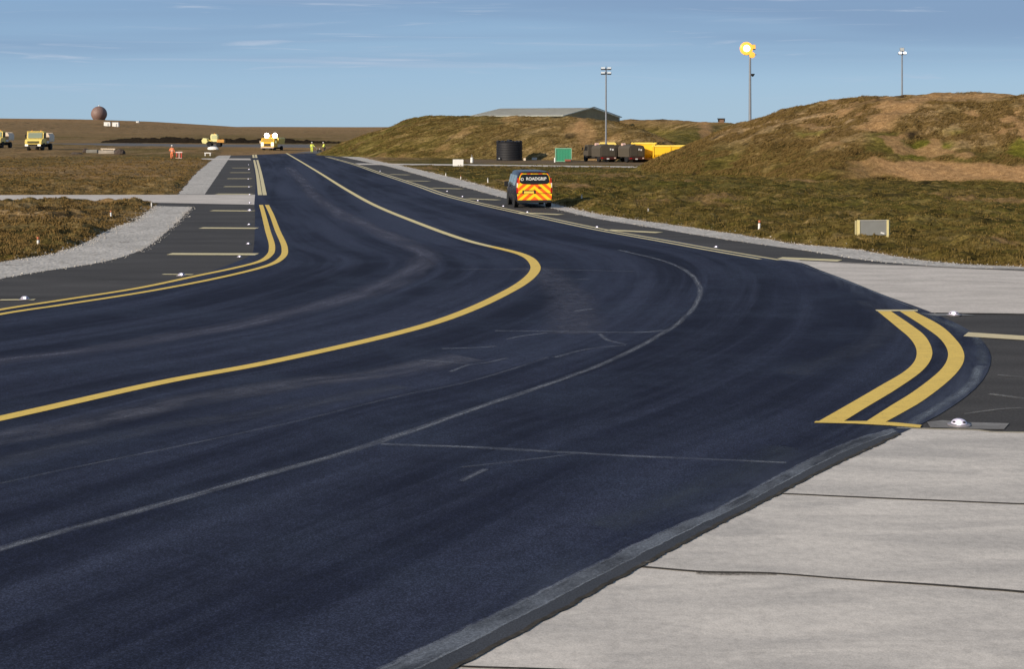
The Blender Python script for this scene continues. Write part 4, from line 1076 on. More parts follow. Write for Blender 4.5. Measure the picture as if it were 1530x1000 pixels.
gc = empty('green_container', (0, 0, 0))
b = MB(); b.box((0, 0, .90), (1.9, 1.6, 1.55), None, .02)
for k in range(9): b.box((-.8+.2*k, -.81, .9), (.09, .03, 1.35), None, .01)
b.build('shell', M_green, gc)
b = MB()
for xx in (-.98, .98):
    for yy in (-.82, .82): b.box((xx, yy, .9), (.09, .09, 1.72))
for zz in (.09, 1.72):
    for yy in (-.82, .82): b.box((0, yy, zz), (1.86, .088, .088))
b.build('frame', M_greenrim, gc)
b = MB(); b.box((.55, -1.0, .22), (.8, .3, .26), None, .05); b.build('hitch_box', paint('faded_red', (.30, .09, .06)), gc)
x, y = G(842, 242); gc.location = (x, y+.8, 0); tag(gc, 'small green container with pale frame between black tank and bowsers', 'container')

def small(name, label, cat, px, py, build, Y=None, group=None):
    r = empty(name, (0, 0, 0)); build(r); x, y = G(px, py) if Y is None else (at(px, py, Y).x, Y)
    zz = float(gz(np.array([x]), np.array([y]))[0]); r.location = (x, y, max(zz, 0) - .02); tag(r, label, cat, group); return r
def b_wbox(w_, h_, m=M_white):
    def f(r):
        b = MB(); b.box((0, 0, h_*.55), (w_, .35, h_*.9), None, .03); b.build('shell', m, r)
        b = MB(); b.box((0, 0, h_*1.02), (w_*1.08, .4, h_*.1), None, .01); b.build('lid', m, r)
    return f
small('storage_box', 'small white box on the dirt between black tank and green container', 'box', 798.5, 239, b_wbox(.66, .32))
small('storage_box', 'tiny cream box right beside the foot of the black tank', 'box', 784, 240, b_wbox(.30, .34, M_cream))
small('bollard', 'short white bollard at the left corner of the green container', 'bollard', 829, 242.3, lambda r: (MB().tube((0, 0, 0), (0, 0, .5), .09).build('post', M_white, r), MB().ball((0, 0, .5), .09).build('cap', M_white, r)))
def b_board(w_, h_, z0, m, two=True):
    def f(r):
        b = MB(); b.box((0, 0, z0+h_/2), (w_, .05, h_), None, .01); b.build('panel', m, r)
        for s in (-1, 1):
            b = MB(); b.box((s*w_*.4, .05, (z0+h_*.6)/2), (.06, .05, z0+h_*.6)); b.build('post', M_galv, r)
    return f
small('sign_board', 'white rectangular board standing at the thin concrete road', 'sign', 684.5, 250.5, b_board(1.15, .72, .08, M_white))
def b_twin(r):
    for s in (-1, 1):
        b = MB(); b.box((s*.20, 0, .42), (.33, .3, .38), None, .04); b.build('lamp_box', M_white, r)
    b = MB(); b.box((0, 0, .14), (.6, .1, .28)); b.build('stand', M_galv, r)
small('twin_lamp_box', 'pair of white lamp boxes on a stand behind the white board', 'light box', 681.5, 236, b_twin)
small('marker_drum', 'white upright marker with thin top rod right of the white board', 'marker', 705, 243, lambda r: (MB().tube((0, 0, 0), (0, 0, .68), .19, .17).build('drum', M_white, r, True), MB().tube((0, 0, .68), (0, 0, 1.05), .025, seg=8).build('rod', M_galv, r)))
for i, (px, lab) in enumerate(((575, 'thin pale post, left one of the pair under the middle mound'), (581.2, 'thin pale post, right one of the pair under the middle mound'))):
    small('marker_post', lab, 'post', px, 232.5, lambda r: (MB().tube((0, 0, 0), (0, 0, 1.0), .06, seg=10).build('shaft', paint('pale_post', (.5, .45, .38)), r), MB().tube((0, 0, 1.0), (0, 0, 1.05), .07, seg=10).build('cap', M_white, r)), group='thin pale posts under the middle mound')

def make_marker(red):
    r = empty('marker_post', (0, 0, 0))
    b = MB(); b.tube((0, 0, -.05), (0, 0, .34), .045, seg=16); b.build('shaft', M_white, r, True)
    b = MB(); b.tube((0, 0, .38), (0, 0, .46), .047, seg=16); b.build('top_band', paint('faded_orange', (.55, .16, .07)) if red else paint('grey_band', (.45, .42, .40)), r, True)
    return r
MR = make_marker(True); MG = make_marker(False)
mk = [(57.5, 371, 1, 'white post with red top on the heath near the left edge'), (166, 330, 1, 'faint white post on left heath just above the gravel curve'), (226.5, 309, 0, 'small grey post at the corner where concrete lane meets left gravel'),
      (666, 263, 0, 'pale post on right heath below the white board, left of two'), (688.5, 267.5, 1, 'pale post on right heath below the white board, right of two'), (729, 276, 0, 'pale post on right heath between the white board and the van'),
      (869, 303, 0, 'grey post on the heath just right of the van'), (969, 319.5, 0, 'grey post in right heath, the middle one between van and grey sign'), (1134, 349, 1, 'white post with red top halfway from the van to the grey sign')]
used = set()
for i, (px, py, red, lab) in enumerate(mk):
    src = MR if red else MG
    o = src if red not in used else copy_tree(src); used.add(red)
    x, y = G(px, py); o.location = (x, y, float(gz(np.array([x]), np.array([y]))[0])-.03); o.rotation_euler = (R(random.uniform(-3, 3)), R(random.uniform(-3, 3)), 0); o.scale = (1, 1, 1) if i in (0, 8) else (.8, .8, .75)
    tag(o, lab, 'post', 'short marker posts on the heath')

# big grey sign seen from behind
sg = empty('taxiway_sign', (0, 0, 0))
b = MB(); b.box((0, 0, .43), (1.06, .10, .54), None, .01); b.build('panel', paint('grey_sign_back', (.22, .225, .215), .7, 0, .3), sg)
b = MB(); b.box((0, -.056, .72), (1.12, .03, .03)); b.build('top_edge', paint('pale_sign_edge', (.45, .44, .40)), sg)
for xx, zz in ((-.56, -.1), (.56, 0)):
    b = MB(); b.box((xx, -.02, (.74+zz)/2), (.075, .11, .74-zz)); b.build('post', paint('pale_yellow_post', (.72, .62, .30)), sg)
    b = MB(); b.box((xx+math.copysign(.085, xx), .03, .40), (.045, .08, .62)); b.build('side_flange', paint('dull_yellow_flange', (.45, .40, .22)), sg)
b = MB(); b.box((.36, -.056, .24), (.14, .012, .055), (0, .25, 0)); b.build('sticker', M_white, sg)
x, y = G(1304, 361.5); sg.location = (x, y, 0.09); sg.rotation_euler = (0, 0, R(6)); tag(sg, 'grey rectangular sign back with pale yellow side posts on the right heath', 'sign')

# ------------------------------------------------------------------ taxiway edge lights
def make_light():
    r = empty('taxiway_light', (0, 0, 0))
    b = MB(); b.lathe([(.01, 0), (.19, 0), (.19, .012), (.15, .03), (.01, .032)], seg=28); b.build('base_ring', paint('grey_casting', (.30, .28, .30), .5, .3), r, True)
    b = MB(); b.lathe([(.13, .028), (.122, .055), (.095, .085), (.05, .103), (.005, .108)], seg=28); b.build('housing', plain('lavender_grey_housing', (.62, .58, .70), .35), r, True)
    for a in (R(-138), R(-42)):
        b = MB(); b.ball((0, 0, 0), .036, (1.1, .6, .62)); o = b.build('side_slot', M_dark, r, True); o.location = (.104*math.cos(a), .104*math.sin(a), .056); o.rotation_euler = (0, 0, a+R(90))
    b = MB(); b.prism([(-.026, .028), (-.034, .075), (-.02, .092), (.02, .092), (.034, .075), (.026, .028)], 'y', -.132, -.07); b.build('lens', M_taxi, r)
    return r
L0 = make_light()
lights = [(1433, 637, 'nearest glowing edge light, beside the grey patch at the near concrete slab'), (1425, 472, 'glowing edge light below the far concrete slab, right of the double lines'),
          (1070, 370.5, 'edge light on the right shoulder below the marker post with red top'), (892, 340.5, 'edge light on the right shoulder left of the long diagonal bar'), (788, 318, 'edge light under the rear of the van'),
          (752, 309, 'edge light just left of the front of the van'), (714, 300.5, 'edge light below the marking bar left of the van'), (691, 294.5, 'edge light on right shoulder above the bar left of the van'), (668, 286.5, 'faint edge light on the right shoulder, fifth back from the van'), (568, 256, 'edge light on the right shoulder close to the thin concrete road'),
          (271, 413, 'bright edge light on the left shoulder beside the short faint bar'), (37, 448.5, 'bright edge light at the left edge of the view above the double line'), (358, 385, 'small edge light under the longest bar of the left shoulder'), (371, 365.5, 'small edge light just above the longest bar of the left shoulder'),
          (372, 336.5, 'edge light above the second bar of the left shoulder'), (373, 315.5, 'bright edge light at the end of the bar just below the concrete lane'), (373, 304, 'edge light on the lower rim of the left concrete lane'), (373, 291.5, 'edge light on the upper rim of the left concrete lane'),
          (372, 280, 'edge light at the first bar above the left concrete lane'), (372, 253.8, 'bright edge light on the far left shoulder near its last bars'), (371.5, 246.5, 'faint edge light farthest away on the left shoulder'), (371, 268, 'edge light at the second bar above the left concrete lane')]
for i, (px, py, lab) in enumerate(lights):
    o = L0 if i == 0 else copy_tree(L0)
    x, y = G(px, py); o.location = (x, y, .016); o.rotation_euler = (0, 0, math.atan2(-x, y)); s_ = .85 if i < 2 else (.75 if 'bright' in lab else .5)
    o.scale = (s_,)*3
    tag(o, lab, 'edge light', 'lights along the taxiway edges')

# ------------------------------------------------------------------ floodlight masts
def make_mast(hgt, r0, r1, heads, lit=None):
    r = empty('floodlight_mast', (0, 0, 0))
    b = MB(); b.tube((0, 0, -.3), (0, 0, hgt), r0, r1, seg=16); b.build('pole', M_pole, r, True)
    b = MB(); b.box((0, 0, .15), (r0*3.2, r0*3.2, .3), None, .02); b.build('base_plate', M_galv, r)
    heads(r, hgt)
    return r
def lamp_head(r, x, y, z, w_, h_, lens, rz=0, tilt=.5, name='lamp_head'):
    b = MB(); b.box((0, 0, 0), (w_, .30, h_), None, .04, ); o = b.build(name, M_pole, r); o.location = (x, y, z); o.rotation_euler = (tilt, 0, rz)
    b = MB(); b.box((0, -.16, 0), (w_*.86, .03, h_*.82), None, .01); b.build('lens', lens, o)
    return o
M_lensoff = plain('unlit_lens', (.55, .60, .65), .15)
def heads_a(r, h):
    for zz in (h-.1, h-1.0+.45):
        b = MB(); b.box((0, 0, zz), (1.3, .10, .07)); b.build('cross_arm', M_pole, r)
    for s in (-1, 1):
        for zz in (h-.02, h-.62): lamp_head(r, s*.40, -.15, zz, .55, .30, M_lensoff, 0, -.5)
    b = MB(); b.tube((0, 0, h), (0, 0, h+.35), .03); b.build('spike', M_pole, r)
m1 = make_mast(12.0, .13, .09, heads_a); x, y = G(910.3, 243); m1.location = (x, y+6, 0); tag(m1, 'slim grey mast with four unlit lamps rising behind the drab bowsers', 'floodlight mast', 'floodlight masts')
def heads_b(r, h):
    b = MB(); b.box((0, 0, h-.3), (1.5, .12, .10)); b.build('cross_arm', M_pole, r)
    b = MB(); b.tube((0, 0, h-.2), (0, 0, h+.9), .06, seg=10); b.box((0, 0, h+.85), (.9, .1, .08)); b.build('upper_bracket', M_pole, r)
    b = MB(); b.lathe([(.01, .24), (.48, .24), (.74, .12), (.80, -.02), (.56, -.24), (.01, -.3)], (0, 0, 0), 28, Matrix.Rotation(R(90), 4, 'X')); o = b.build('lit_lamp', M_sod, r, True); o.location = (-.50, -.35, h+.45); MB().ball((0, -.26, 0), .40, (1, .4, 1)).build('glowing_core', plain('sodium_core', (1, .9, .6), .3, 0, (1, .9, .55), 8), o, True)
    b = MB(); b.lathe([(.01, .18), (.25, .16), (.36, .05), (.36, -.05), (.2, -.2), (.01, -.2)], (0, 0, 0), 24, Matrix.Rotation(R(90), 4, 'X')); o = b.build('lit_lamp', M_sod2, r, True); o.location = (.22, -.3, h-.35)
    lamp_head(r, .42, -.1, h+.62, .45, .62, M_sod2, 0, -.3)
    b = MB(); b.lathe([(.01, 0), (.10, .05), (.26, .28), (.26, .36), (.01, .38)], (0, 0, 0), 20); b.box((-.14, 0, .3), (.3, .06, .06)); o = b.build('loudspeaker', M_black, r, True); o.location = (.32, 0, h-3.0)
m2 = make_mast(13.6, .22, .12, heads_b); p = at(1120.6, 188, 172); m2.location = (p.x, p.y, 0); tag(m2, 'tall mast with glowing orange lamp rising behind the right mound', 'floodlight mast', 'floodlight masts')
def heads_c(r, h):
    b = MB(); b.box((0, 0, h), (.9, .1, .08)); b.build('cross_arm', M_pole, r)
    for s in (-1, 1): lamp_head(r, s*.33, -.15, h+.05, .50, .42, plain('pale_lit_lens', (.9, .92, 1), .2, 0, (.9, .95, 1), .9), 0, -.3)
    lamp_head(r, 0, 0, h+.58, .62, .55, plain('grey_lens', (.4, .42, .42), .3), 0, -.2)
m3 = make_mast(15.2, .16, .10, heads_c); p = at(1347.8, 140, 205); m3.location = (p.x, p.y, 0); tag(m3, 'thin mast with small white lamps rising behind the top of the right mound', 'floodlight mast', 'floodlight masts')

# ------------------------------------------------------------------ pale hangar behind the middle mound
hg = empty('hangar', (0, 0, 0))
A = Vector((8.3, 232, 0)); ux = Vector((-.915, .402, 0)); uy = Vector((.402, .915, 0)); Lh, Wh, he, hr = 17.2, 28.0, 6.25, 7.75
M_hroof = paint('pale_grey_green_roof', (.66, .65, .57), .6, 0, .2, (.38, .36, .30), .5); M_hwall = paint('grey_green_wall', (.62, .54, .36), .7, 0, .35, (.12, .11, .08), .4); M_htrim = paint('pale_trim', (.42, .44, .38), .6)
def W(a, b_, z): v = A+ux*a+uy*b_; return (v.x, v.y, z)
def quad_mesh(name, faces, mat, parent):
    bm = bmesh.new()
    for f in faces: bm.faces.new([bm.verts.new(p) for p in f])
    bmesh.ops.solidify(bm, geom=bm.faces[:], thickness=.12)
    me = bpy.data.meshes.new(name); bmesh.ops.recalc_face_normals(bm, faces=bm.faces); bm.to_mesh(me); bm.free(); return link(name, me, mat, parent)
hip = 4.0
quad_mesh('wall', [(W(0, 0, 0), W(Lh, 0, 0), W(Lh, 0, he), W(0, 0, he))], M_hwall, hg)
quad_mesh('wall', [(W(0, Wh, 0), W(Lh, Wh, 0), W(Lh, Wh, he), W(0, Wh, he))], M_hwall, hg)
quad_mesh('gable', [(W(0, 0, 0), W(0, Wh, 0), W(0, Wh, he), W(0, Wh/2, hr), W(0, 0, he))], M_hwall, hg)
quad_mesh('gable', [(W(Lh, 0, 0), W(Lh, Wh, 0), W(Lh, Wh, he), W(Lh, Wh/2, hr), W(Lh, 0, he))], M_hwall, hg)
o1 = quad_mesh('roof', [(W(-.35, -.5, he), W(Lh+.35, -.5, he), W(Lh+.35, Wh/2, hr+.12), W(-.35, Wh/2, hr+.12))], M_hroof, hg)
quad_mesh('roof', [(W(-.35, Wh+.5, he), W(Lh+.35, Wh+.5, he), W(Lh+.35, Wh/2, hr+.12), W(-.35, Wh/2, hr+.12))], M_hroof, hg)
for (p_, q_) in ((W(-.4, -.5, he+.1), W(-.4, Wh/2, hr+.25)), (W(-.4, Wh+.5, he+.1), W(-.4, Wh/2, hr+.25)), (W(-.1, -.02, 0), W(-.1, -.02, he)), (W(-.1, Wh+.02, 0), W(-.1, Wh+.02, he)), (W(-.4, -.55, he+.1), W(Lh+.4, -.55, he+.1))):
    MB().tube(p_, q_, .09, seg=8).build('trim', M_htrim, hg)
b = MB(); 
quad_mesh('door', [(W(-.15, 20, 0), W(-.15, 25.5, 0), W(-.15, 25.5, 4.9), W(-.15, 20, 4.9))], M_dark, hg)
tag(hg, 'pale grey roofed hangar showing above the middle grass mound', 'hangar')

# ------------------------------------------------------------------ radome and far cabins
def far_thing(px, py, Y):
    p = at(px, py, Y); return p
rd = empty('radar_dome', (0, 0, 0)); p = at(148, 180, 1405)
t = NT('radome_shell'); v = t.n('ShaderNodeTexVoronoi'); v.inputs['Scale'].default_value = .45; v.feature = 'DISTANCE_TO_EDGE'; t.l(t.coord('Object'), v.inputs['Vector'])
t.base(t.mix(t.ramp(v.outputs['Distance'], [(0, 1), (.06, 0)]), (.20, .125, .105), (.13, .085, .07))); t.rough(.6)
b = MB(); b.ball((0, 0, 6.6), 7.8, seg=40, rings=24); b.build('dome', t.m, rd, True)
b = MB(); b.tube((0, 0, -3), (0, 0, 1.2), 6.0, seg=24); b.build('base', paint('brown_base', (.14, .10, .08)), rd)
b = MB(); b.tube((0, 0, 14.2), (0, 0, 15.6), .5, .4); b.build('top_lamp', M_white, rd)
rd.location = (p.x, p.y, p.z); tag(rd, 'brown round radar dome on the skyline of the far hill', 'radar dome')
def b_cabin(w_, h_):
    def f(r):
        MB().box((0, 0, h_/2), (w_, 3, h_), None, .05).build('wall', M_white, r); MB().box((0, 0, h_+.1), (w_+.3, 3.3, .25), None, .02).build('roof', M_galv, r); MB().box((w_*.2, -1.53, h_*.35), (.9, .05, h_*.7)).build('door', M_galv, r)
    return f
for (px, py, w_, h_, Y, lab) in ((160.5, 187.5, 5.0, 3.4, 1150, 'white cabin below the radar dome, left of the pair'), (173, 187.5, 5.0, 3.6, 1150, 'white cabin below the radar dome, right of the pair'), (206, 181.5, 2.6, 1.6, 1330, 'tiny white hut on the skyline right of the radar dome')):
    r = empty('cabin', (0, 0, 0)); b_cabin(w_, h_)(r); p = at(px, py, Y); zg = ground_z(np.array([p.x]), np.array([Y]))[0]; r.location = (p.x, Y, zg-.1); tag(r, lab, 'cabin', 'white cabins on the far hill')
# lookout hut on the far mound
lk = empty('lookout_hut', (0, 0, 0))
b = MB(); b.box((0, 0, .45), (.95, .9, .9), None, .02); b.build('wall', paint('dull_brick', (.20, .12, .08)), lk)
b = MB(); b.box((0, 0, .92), (1.25, 1.2, .16), None, .03); b.build('roof', M_dark, lk)
for s in (-1, 1): b = MB(); b.box((s*.5, -.35, .62), (.22, .3, .4), None, .02); b.build('vent', M_dark, lk)
p = at(1077.5, 183, 246); lk.location = (p.x, p.y, p.z-.25); tag(lk, 'small dark hut on top of the farther grass mound', 'hut')

# ------------------------------------------------------------------ rubble and blocks on the left heath
def rock_mb(w_, d_, h_, seed, n=1):
    b = MB(); bmesh.ops.create_icosphere(b.bm, subdivisions=3, radius=1.0)
    g = np.random.default_rng(seed)
    for v in b.bm.verts:
        f = .75+.5*float(fbm(v.co.x*1.3+seed, v.co.y*1.3+v.co.z*2, seed, 4)); v.co = Vector((v.co.x*w_/2*f, v.co.y*d_/2*f, max(v.co.z, -.1)*h_*f))
    return b
def ground_at(x, y): return float(gz(np.array([x]), np.array([y]))[0])
def put(o, px, py, lab, cat, group=None, dz=0.0):
    x, y = G(px, py); o.location = (x, y, max(ground_at(x, y), 0)+dz); tag(o, lab, cat, group); return o
M_rub = paint('dark_rubble', (.05, .035, .028), .9, 0, .5, (.16, .13, .10), 2.5)
put(MB().box((0, 0, .30), (2.5, .9, .6), None, .04).build('concrete_block', concrete('block', (.42, .37, .31), (.30, .27, .23))), 160, 232, 'pale concrete block lying under a beam on the left heath', 'block')
put(MB().box((0, 0, .83), (2.3, .3, .14), (0, .02, 0), .02).box((-.95, 0, .68), (.12, .12, .2)).box((.95, 0, .68), (.12, .12, .2)).build('beam', M_cream), 161.5, 232, 'pale beam lying on the concrete block on the left heath', 'beam')
put(MB().box((0, 0, .28), (1.8, .8, .56), None, .06).build('concrete_block', concrete('block_two', (.24, .23, .20), (.18, .17, .15))), 138, 231.5, 'grey concrete block left of the pale one on the left heath', 'block')
put(rock_mb(1.7, 1.4, .85, 3).build('rubble_heap', M_rub), 179, 232.5, 'dark rubble heap right of the pale concrete block', 'rubble')
put(rock_mb(.95, .9, .65, 5).build('rubble_heap', M_rub), 127, 231.5, 'small dark rubble heap left of the grey concrete block', 'rubble')
put(rock_mb(2.2, 1.2, .45, 8).build('rubble_heap', M_rub), 114, 232.5, 'low flat dark rubble heap farthest left on the heath', 'rubble')
# white cover and trestle near the loader
b = rock_mb(2.0, 1.2, .55, 21); put(b.build('white_sheet_heap', M_white), 318, 227, 'white sheeted heap just below the yellow loader', 'heap')
tre = empty('white_trestle', (0, 0, 0)); MB().box((0, 0, .42), (1.0, .35, .14), None, .02).build('top', M_white, tre)
for s in (-1, 1): MB().box((s*.38, 0, .2), (.12, .3, .4)).build('leg', M_white, tre)
put(tre, 310.5, 234, 'low white trestle between the loader and the left gravel strip', 'trestle')
# red and white barrier next to the person in orange
br = empty('barrier', (0, 0, 0))
MB().box((0, 0, .88), (.95, .12, .16), None, .02).build('top_board', paint('pink_white_board', (.80, .62, .58)), br)
for s, m_ in ((-.33, M_red), (.02, paint('faded_pink', (.55, .33, .30))), (.33, M_red)):
    MB().box((s, 0, .42), (.14, .10, .82), None, .01).build('leg', m_, br)
MB().box((0, 0, .05), (.9, .4, .10), None, .02).build('foot', paint('pink_foot', (.6, .42, .36)), br)
put(br, 267.5, 237, 'red and pale barrier frame next to the person in orange', 'barrier')

# ------------------------------------------------------------------ people
def skin_obj(name, pts, edges, mat, parent, root_i=0, sub=1):
    me = bpy.data.meshes.new(name); me.from_pydata([p[:3] for p in pts], edges, [])
    o = link(name, me, mat, parent)
    md = o.modifiers.new('skin', 'SKIN'); md.use_smooth_shade = True
    for i, p in enumerate(pts):
        r_ = p[3]; rr_ = r_ if isinstance(r_, tuple) else (r_, r_)
        me.skin_vertices[0].data[i].radius = rr_
    me.skin_vertices[0].data[root_i].use_root = True
    s = o.modifiers.new('sub', 'SUBSURF'); s.levels = sub; s.render_levels = sub
    return o
def person(jacket, trousers, helmet, pose, scale=1.0):
    """faces -Y; pose: hand positions, foot positions, forward bend of the trunk"""
    root = empty('person', (0, 0, 0))
    bend = pose.get('bend', 0.0)
    hip = Vector((0, 0, .95)); ch = hip+Vector((0, -math.sin(bend)*.42, math.cos(bend)*.42)); nk = hip+Vector((0, -math.sin(bend)*.56, math.cos(bend)*.56)); hd = nk+Vector((0, -.03-math.sin(bend)*.12, .17))
    hl, hr_ = Vector(pose['hl']), Vector(pose['hr']); fl, fr = Vector(pose['fl']), Vector(pose['fr'])
    sl_, sr_ = ch+Vector((-.19, 0, .06)), ch+Vector((.19, 0, .06))
    def mid(a, b_, off): return (a+b_)/2+Vector(off)
    el_, er_ = mid(sl_, hl, (-.07, .06, -.03)), mid(sr_, hr_, (.07, .06, -.03))
    kl, kr = mid(hip+Vector((-.1, 0, -.05)), fl, (0, -.05, 0)), mid(hip+Vector((.1, 0, -.05)), fr, (0, -.05, 0))
    P = [(*hip, (.15, .11)), (*ch, (.17, .11)), (*nk, .055), (*(hd), .075), (*(hd+Vector((0, 0, .10))), .095), (*sl_, .065), (*el_, .042), (*hl, .03), (*sr_, .065), (*er_, .042), (*hr_, .03),
         (*(hip+Vector((-.1, 0, -.06))), .09), (*kl, .06), (*(fl+Vector((0, 0, .08))), .042), (*(fl+Vector((0, -.16, .03))), .035), (*(hip+Vector((.1, 0, -.06))), .09), (*kr, .06), (*(fr+Vector((0, 0, .08))), .042), (*(fr+Vector((0, -.16, .03))), .035)]
    E = [(0, 1), (1, 2), (2, 3), (3, 4), (1, 5), (5, 6), (6, 7), (1, 8), (8, 9), (9, 10), (0, 11), (11, 12), (12, 13), (13, 14), (0, 15), (15, 16), (16, 17), (17, 18)]
    skin_obj('body', P, E, M_skin, root)
    J = [(*(hip+Vector((0, 0, -.08))), (.19, .15)), (*(hip*.5+ch*.5), (.19, .145)), (*ch, (.21, .15)), (*(nk-Vector((0, 0, .02))), .085), (*sl_, .09), (*el_, .065), (*(hl*.85+el_*.15), .05), (*sr_, .09), (*er_, .065), (*(hr_*.85+er_*.15), .05)]
    skin_obj('jacket', J, [(0, 1), (1, 2), (2, 3), (2, 4), (4, 5), (5, 6), (2, 7), (7, 8), (8, 9)], jacket, root)
    T = [(*(hip+Vector((0, 0, -.02))), (.175, .13)), (*(hip+Vector((-.1, 0, -.10))), .115), (*kl, .082), (*(fl+Vector((0, 0, .10))), .065), (*(hip+Vector((.1, 0, -.10))), .115), (*kr, .082), (*(fr+Vector((0, 0, .10))), .065)]
    skin_obj('trousers', T, [(0, 1), (1, 2), (2, 3), (0, 4), (4, 5), (5, 6)], trousers, root)
    for f in (fl, fr): MB().box((f.x, f.y-.06, .045), (.11, .30, .10), None, .03).build('boot', M_dark, root)
    hh = MB(); hh.lathe([(.16, .0), (.125, .015), (.12, .07), (.085, .125), (.02, .15)], (hd.x, hd.y, hd.z+.10), 20); hh.build('helmet', helmet, root, True)
    MB().box((0, nk.y*.0+ch.y*.5-.155, 1.17), (.36, .012, .05)).build('reflective_band', plain('reflective_band', (.85, .85, .8), .3), root)
    root.scale = (scale,)*3
    return root
std = dict(hl=(-.3, -.12, .85), hr=(.3, -.1, .85), fl=(-.13, 0, 0), fr=(.13, .05, 0))
x, y = G(466, 228); pe = person(M_hivis, M_hivis, M_white, dict(std, hr=(.42, -.28, 1.0), hl=(-.22, -.15, .9)), .98); pe.location = (x, y, .01); pe.rotation_euler = (0, 0, R(20)); tag(pe, 'person in yellow hi-vis suit at the taxiway end, left of the small machine', 'person')
x, y = G(485, 227.6); pe = person(M_hivis, M_trou, M_white, dict(std, bend=.35, hl=(-.35, -.35, .95), hr=(.1, -.4, .95)), .98); pe.location = (x, y, 0); pe.rotation_euler = (0, 0, R(-60)); tag(pe, 'person in yellow hi-vis top bending beside the small machine', 'person')
x, y = G(257, 238.5); pe = person(M_hiorange, M_hiorange, M_white, dict(std, hl=(-.30, -.22, 1.08), fl=(-.07, -.08, 0), fr=(.10, .12, 0)), 1.04); pe.location = (x, y, .02); tag(pe, 'person in orange workwear and white helmet on the left heath', 'person')
wm = empty('line_machine', (0, 0, 0))
MB().box((0, 0, .32), (.75, .5, .30), None, .05).build('engine', M_dark, wm)
for s in (-1, 1):
    w_ = ring_tyre(wm, s*.32, -.22, .16, .10); 
MB().tube((-.35, 0, .4), (-.75, 0, 1.0), .02, seg=8).tube((-.35, .3, .4), (-.75, .3, 1.0), .02, seg=8).tube((-.75, 0, 1.0), (-.75, .3, 1.0), .02, seg=8).build('handle', M_galv, wm)
MB().tube((.1, .05, .45), (.1, .05, .75), .10, seg=14).build('hopper', paint('grey_hopper', (.35, .33, .30)), wm)
x, y = G(477, 227.5); wm.location = (x, y, .01); tag(wm, 'small dark walk-behind machine between the two people in yellow', 'machine')
# ------------------------------------------------------------------ camera
cam = bpy.data.cameras.new('camera'); co = bpy.data.objects.new('camera', cam); C.objects.link(co)
cam.sensor_width = 36; cam.lens = 36*F/1530; co.location = (0, 0, H); co.rotation_euler = (R(90), 0, 0)
cam.shift_y = -(500-HY)/1530; cam.clip_start = .1; cam.clip_end = 20000
bpy.context.scene.camera = co

# ------------------------------------------------------------------ light
SUN_EL, SUN_AZ = 20.0, 224.0       # azimuth clockwise from +Y (the view direction)
sun = bpy.data.lights.new('sun', 'SUN'); so = bpy.data.objects.new('sun', sun); C.objects.link(so)
sun.energy = 4.8; sun.angle = R(.6); sun.color = (1.0, .87, .71)
sd_v = Vector((math.sin(R(SUN_AZ))*math.cos(R(SUN_EL)), math.cos(R(SUN_AZ))*math.cos(R(SUN_EL)), math.sin(R(SUN_EL))))
so.rotation_euler = (-sd_v).to_track_quat('-Z', 'Y').to_euler()
w = bpy.data.worlds.new('World'); bpy.context.scene.world = w; w.use_nodes = True
nt = w.node_tree; bg = nt.nodes['Background']
sky = nt.nodes.new('ShaderNodeTexSky'); sky.sky_type = 'NISHITA'; sky.sun_disc = False
sky.sun_elevation = R(SUN_EL); sky.sun_rotation = R(SUN_AZ); sky.altitude = 0; sky.air_density = 1.0; sky.dust_density = .3; sky.ozone_density = 2.2
bg.inputs['Strength'].default_value = .11
tc = nt.nodes.new('ShaderNodeTexCoord'); mp = nt.nodes.new('ShaderNodeMapping'); mp.inputs['Scale'].default_value = (1.6, 1.6, 22)
nt.links.new(tc.outputs['Generated'], mp.inputs[0])
def wnoise(sc_, det, dist, lo, hi, amt, off):
    mp_ = nt.nodes.new('ShaderNodeMapping'); mp_.inputs['Scale'].default_value = sc_; mp_.inputs['Location'].default_value = off
    mp_.inputs['Rotation'].default_value = (R(3), 0, 0)
    nt.links.new(tc.outputs['Generated'], mp_.inputs[0])
    n_ = nt.nodes.new('ShaderNodeTexNoise'); n_.inputs['Scale'].default_value = 1; n_.inputs['Detail'].default_value = det; n_.inputs['Roughness'].default_value = .6; n_.inputs['Distortion'].default_value = dist
    nt.links.new(mp_.outputs[0], n_.inputs['Vector'])
    c_ = nt.nodes.new('ShaderNodeMapRange'); c_.interpolation_type = 'SMOOTHSTEP'; c_.inputs['From Min'].default_value = lo; c_.inputs['From Max'].default_value = hi; c_.inputs['To Max'].default_value = amt
    nt.links.new(n_.outputs['Fac'], c_.inputs['Value']); return c_.outputs[0]
sx = nt.nodes.new('ShaderNodeSeparateXYZ'); nt.links.new(tc.outputs['Generated'], sx.inputs[0])
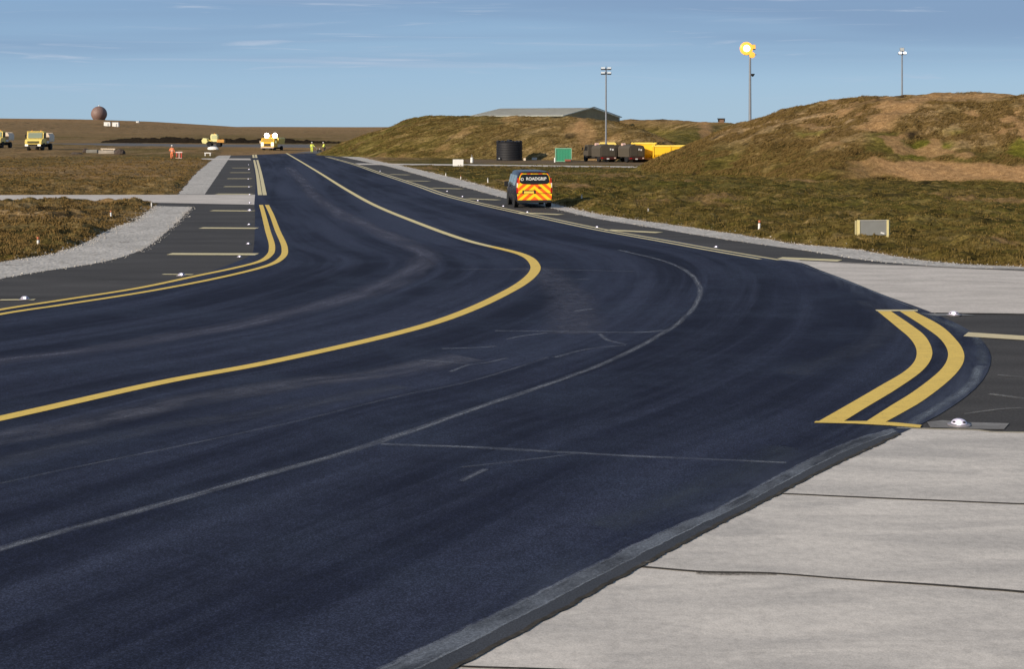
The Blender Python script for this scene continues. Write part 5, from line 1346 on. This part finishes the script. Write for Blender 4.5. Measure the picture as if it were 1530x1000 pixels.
def band(lo, hi):
    el = nt.nodes.new('ShaderNodeMapRange'); el.interpolation_type = 'SMOOTHSTEP'; el.inputs['From Min'].default_value = lo; el.inputs['From Max'].default_value = hi; nt.links.new(sx.outputs['Z'], el.inputs['Value']); return el.outputs[0]
def mul(a_, b_):
    m_ = nt.nodes.new('ShaderNodeMath'); m_.operation = 'MULTIPLY'; nt.links.new(a_, m_.inputs[0]); nt.links.new(b_, m_.inputs[1]); return m_.outputs[0]
gr = nt.nodes.new('ShaderNodeValToRGB'); e = gr.color_ramp.elements
e[0].position = 0; e[0].color = (2.55, 3.95, 5.3, 1); e[1].position = .035; e[1].color = (2.25, 3.65, 5.35, 1)
for p_, c_ in ((.10, (1.65, 2.75, 4.5, 1)), (.25, (1.3, 1.8, 2.6, 1)), (1, (1.1, 1.5, 2.1, 1))):
    q_ = e.new(p_); q_.color = c_
nt.links.new(sx.outputs['Z'], gr.inputs[0])
blend = nt.nodes.new('ShaderNodeMix'); blend.data_type = 'RGBA'; blend.inputs[0].default_value = .88
nt.links.new(sky.outputs[0], blend.inputs[6]); nt.links.new(gr.outputs[0], blend.inputs[7])
cur = blend.outputs[2]
for fac_, c_ in ((mul(wnoise((1.5, 1.5, 28), 2.5, .7, .34, .64, .8, (3, 1, .2)), band(.030, .075)), (1.72, 2.6, 4.0, 1)),
                 (mul(wnoise((3.2, 3.2, 75), 6, .8, .55, .76, .62, (7, 2, .5)), band(.022, .05)), (3.3, 4.1, 5.3, 1)),
                 (mul(wnoise((5.5, 5.5, 110), 7, 1.0, .56, .74, .75, (1, 9, .1)), band(.015, .04)), (3.7, 4.4, 5.5, 1))):
    mx_ = nt.nodes.new('ShaderNodeMix'); mx_.data_type = 'RGBA'; mx_.inputs[7].default_value = c_
    nt.links.new(fac_, mx_.inputs[0]); nt.links.new(cur, mx_.inputs[6]); cur = mx_.outputs[2]
nt.links.new(cur, bg.inputs['Color'])

sc = bpy.context.scene
sc.view_settings.view_transform = 'Standard'; sc.view_settings.look = 'None'; sc.view_settings.gamma = 1; sc.view_settings.exposure = .22
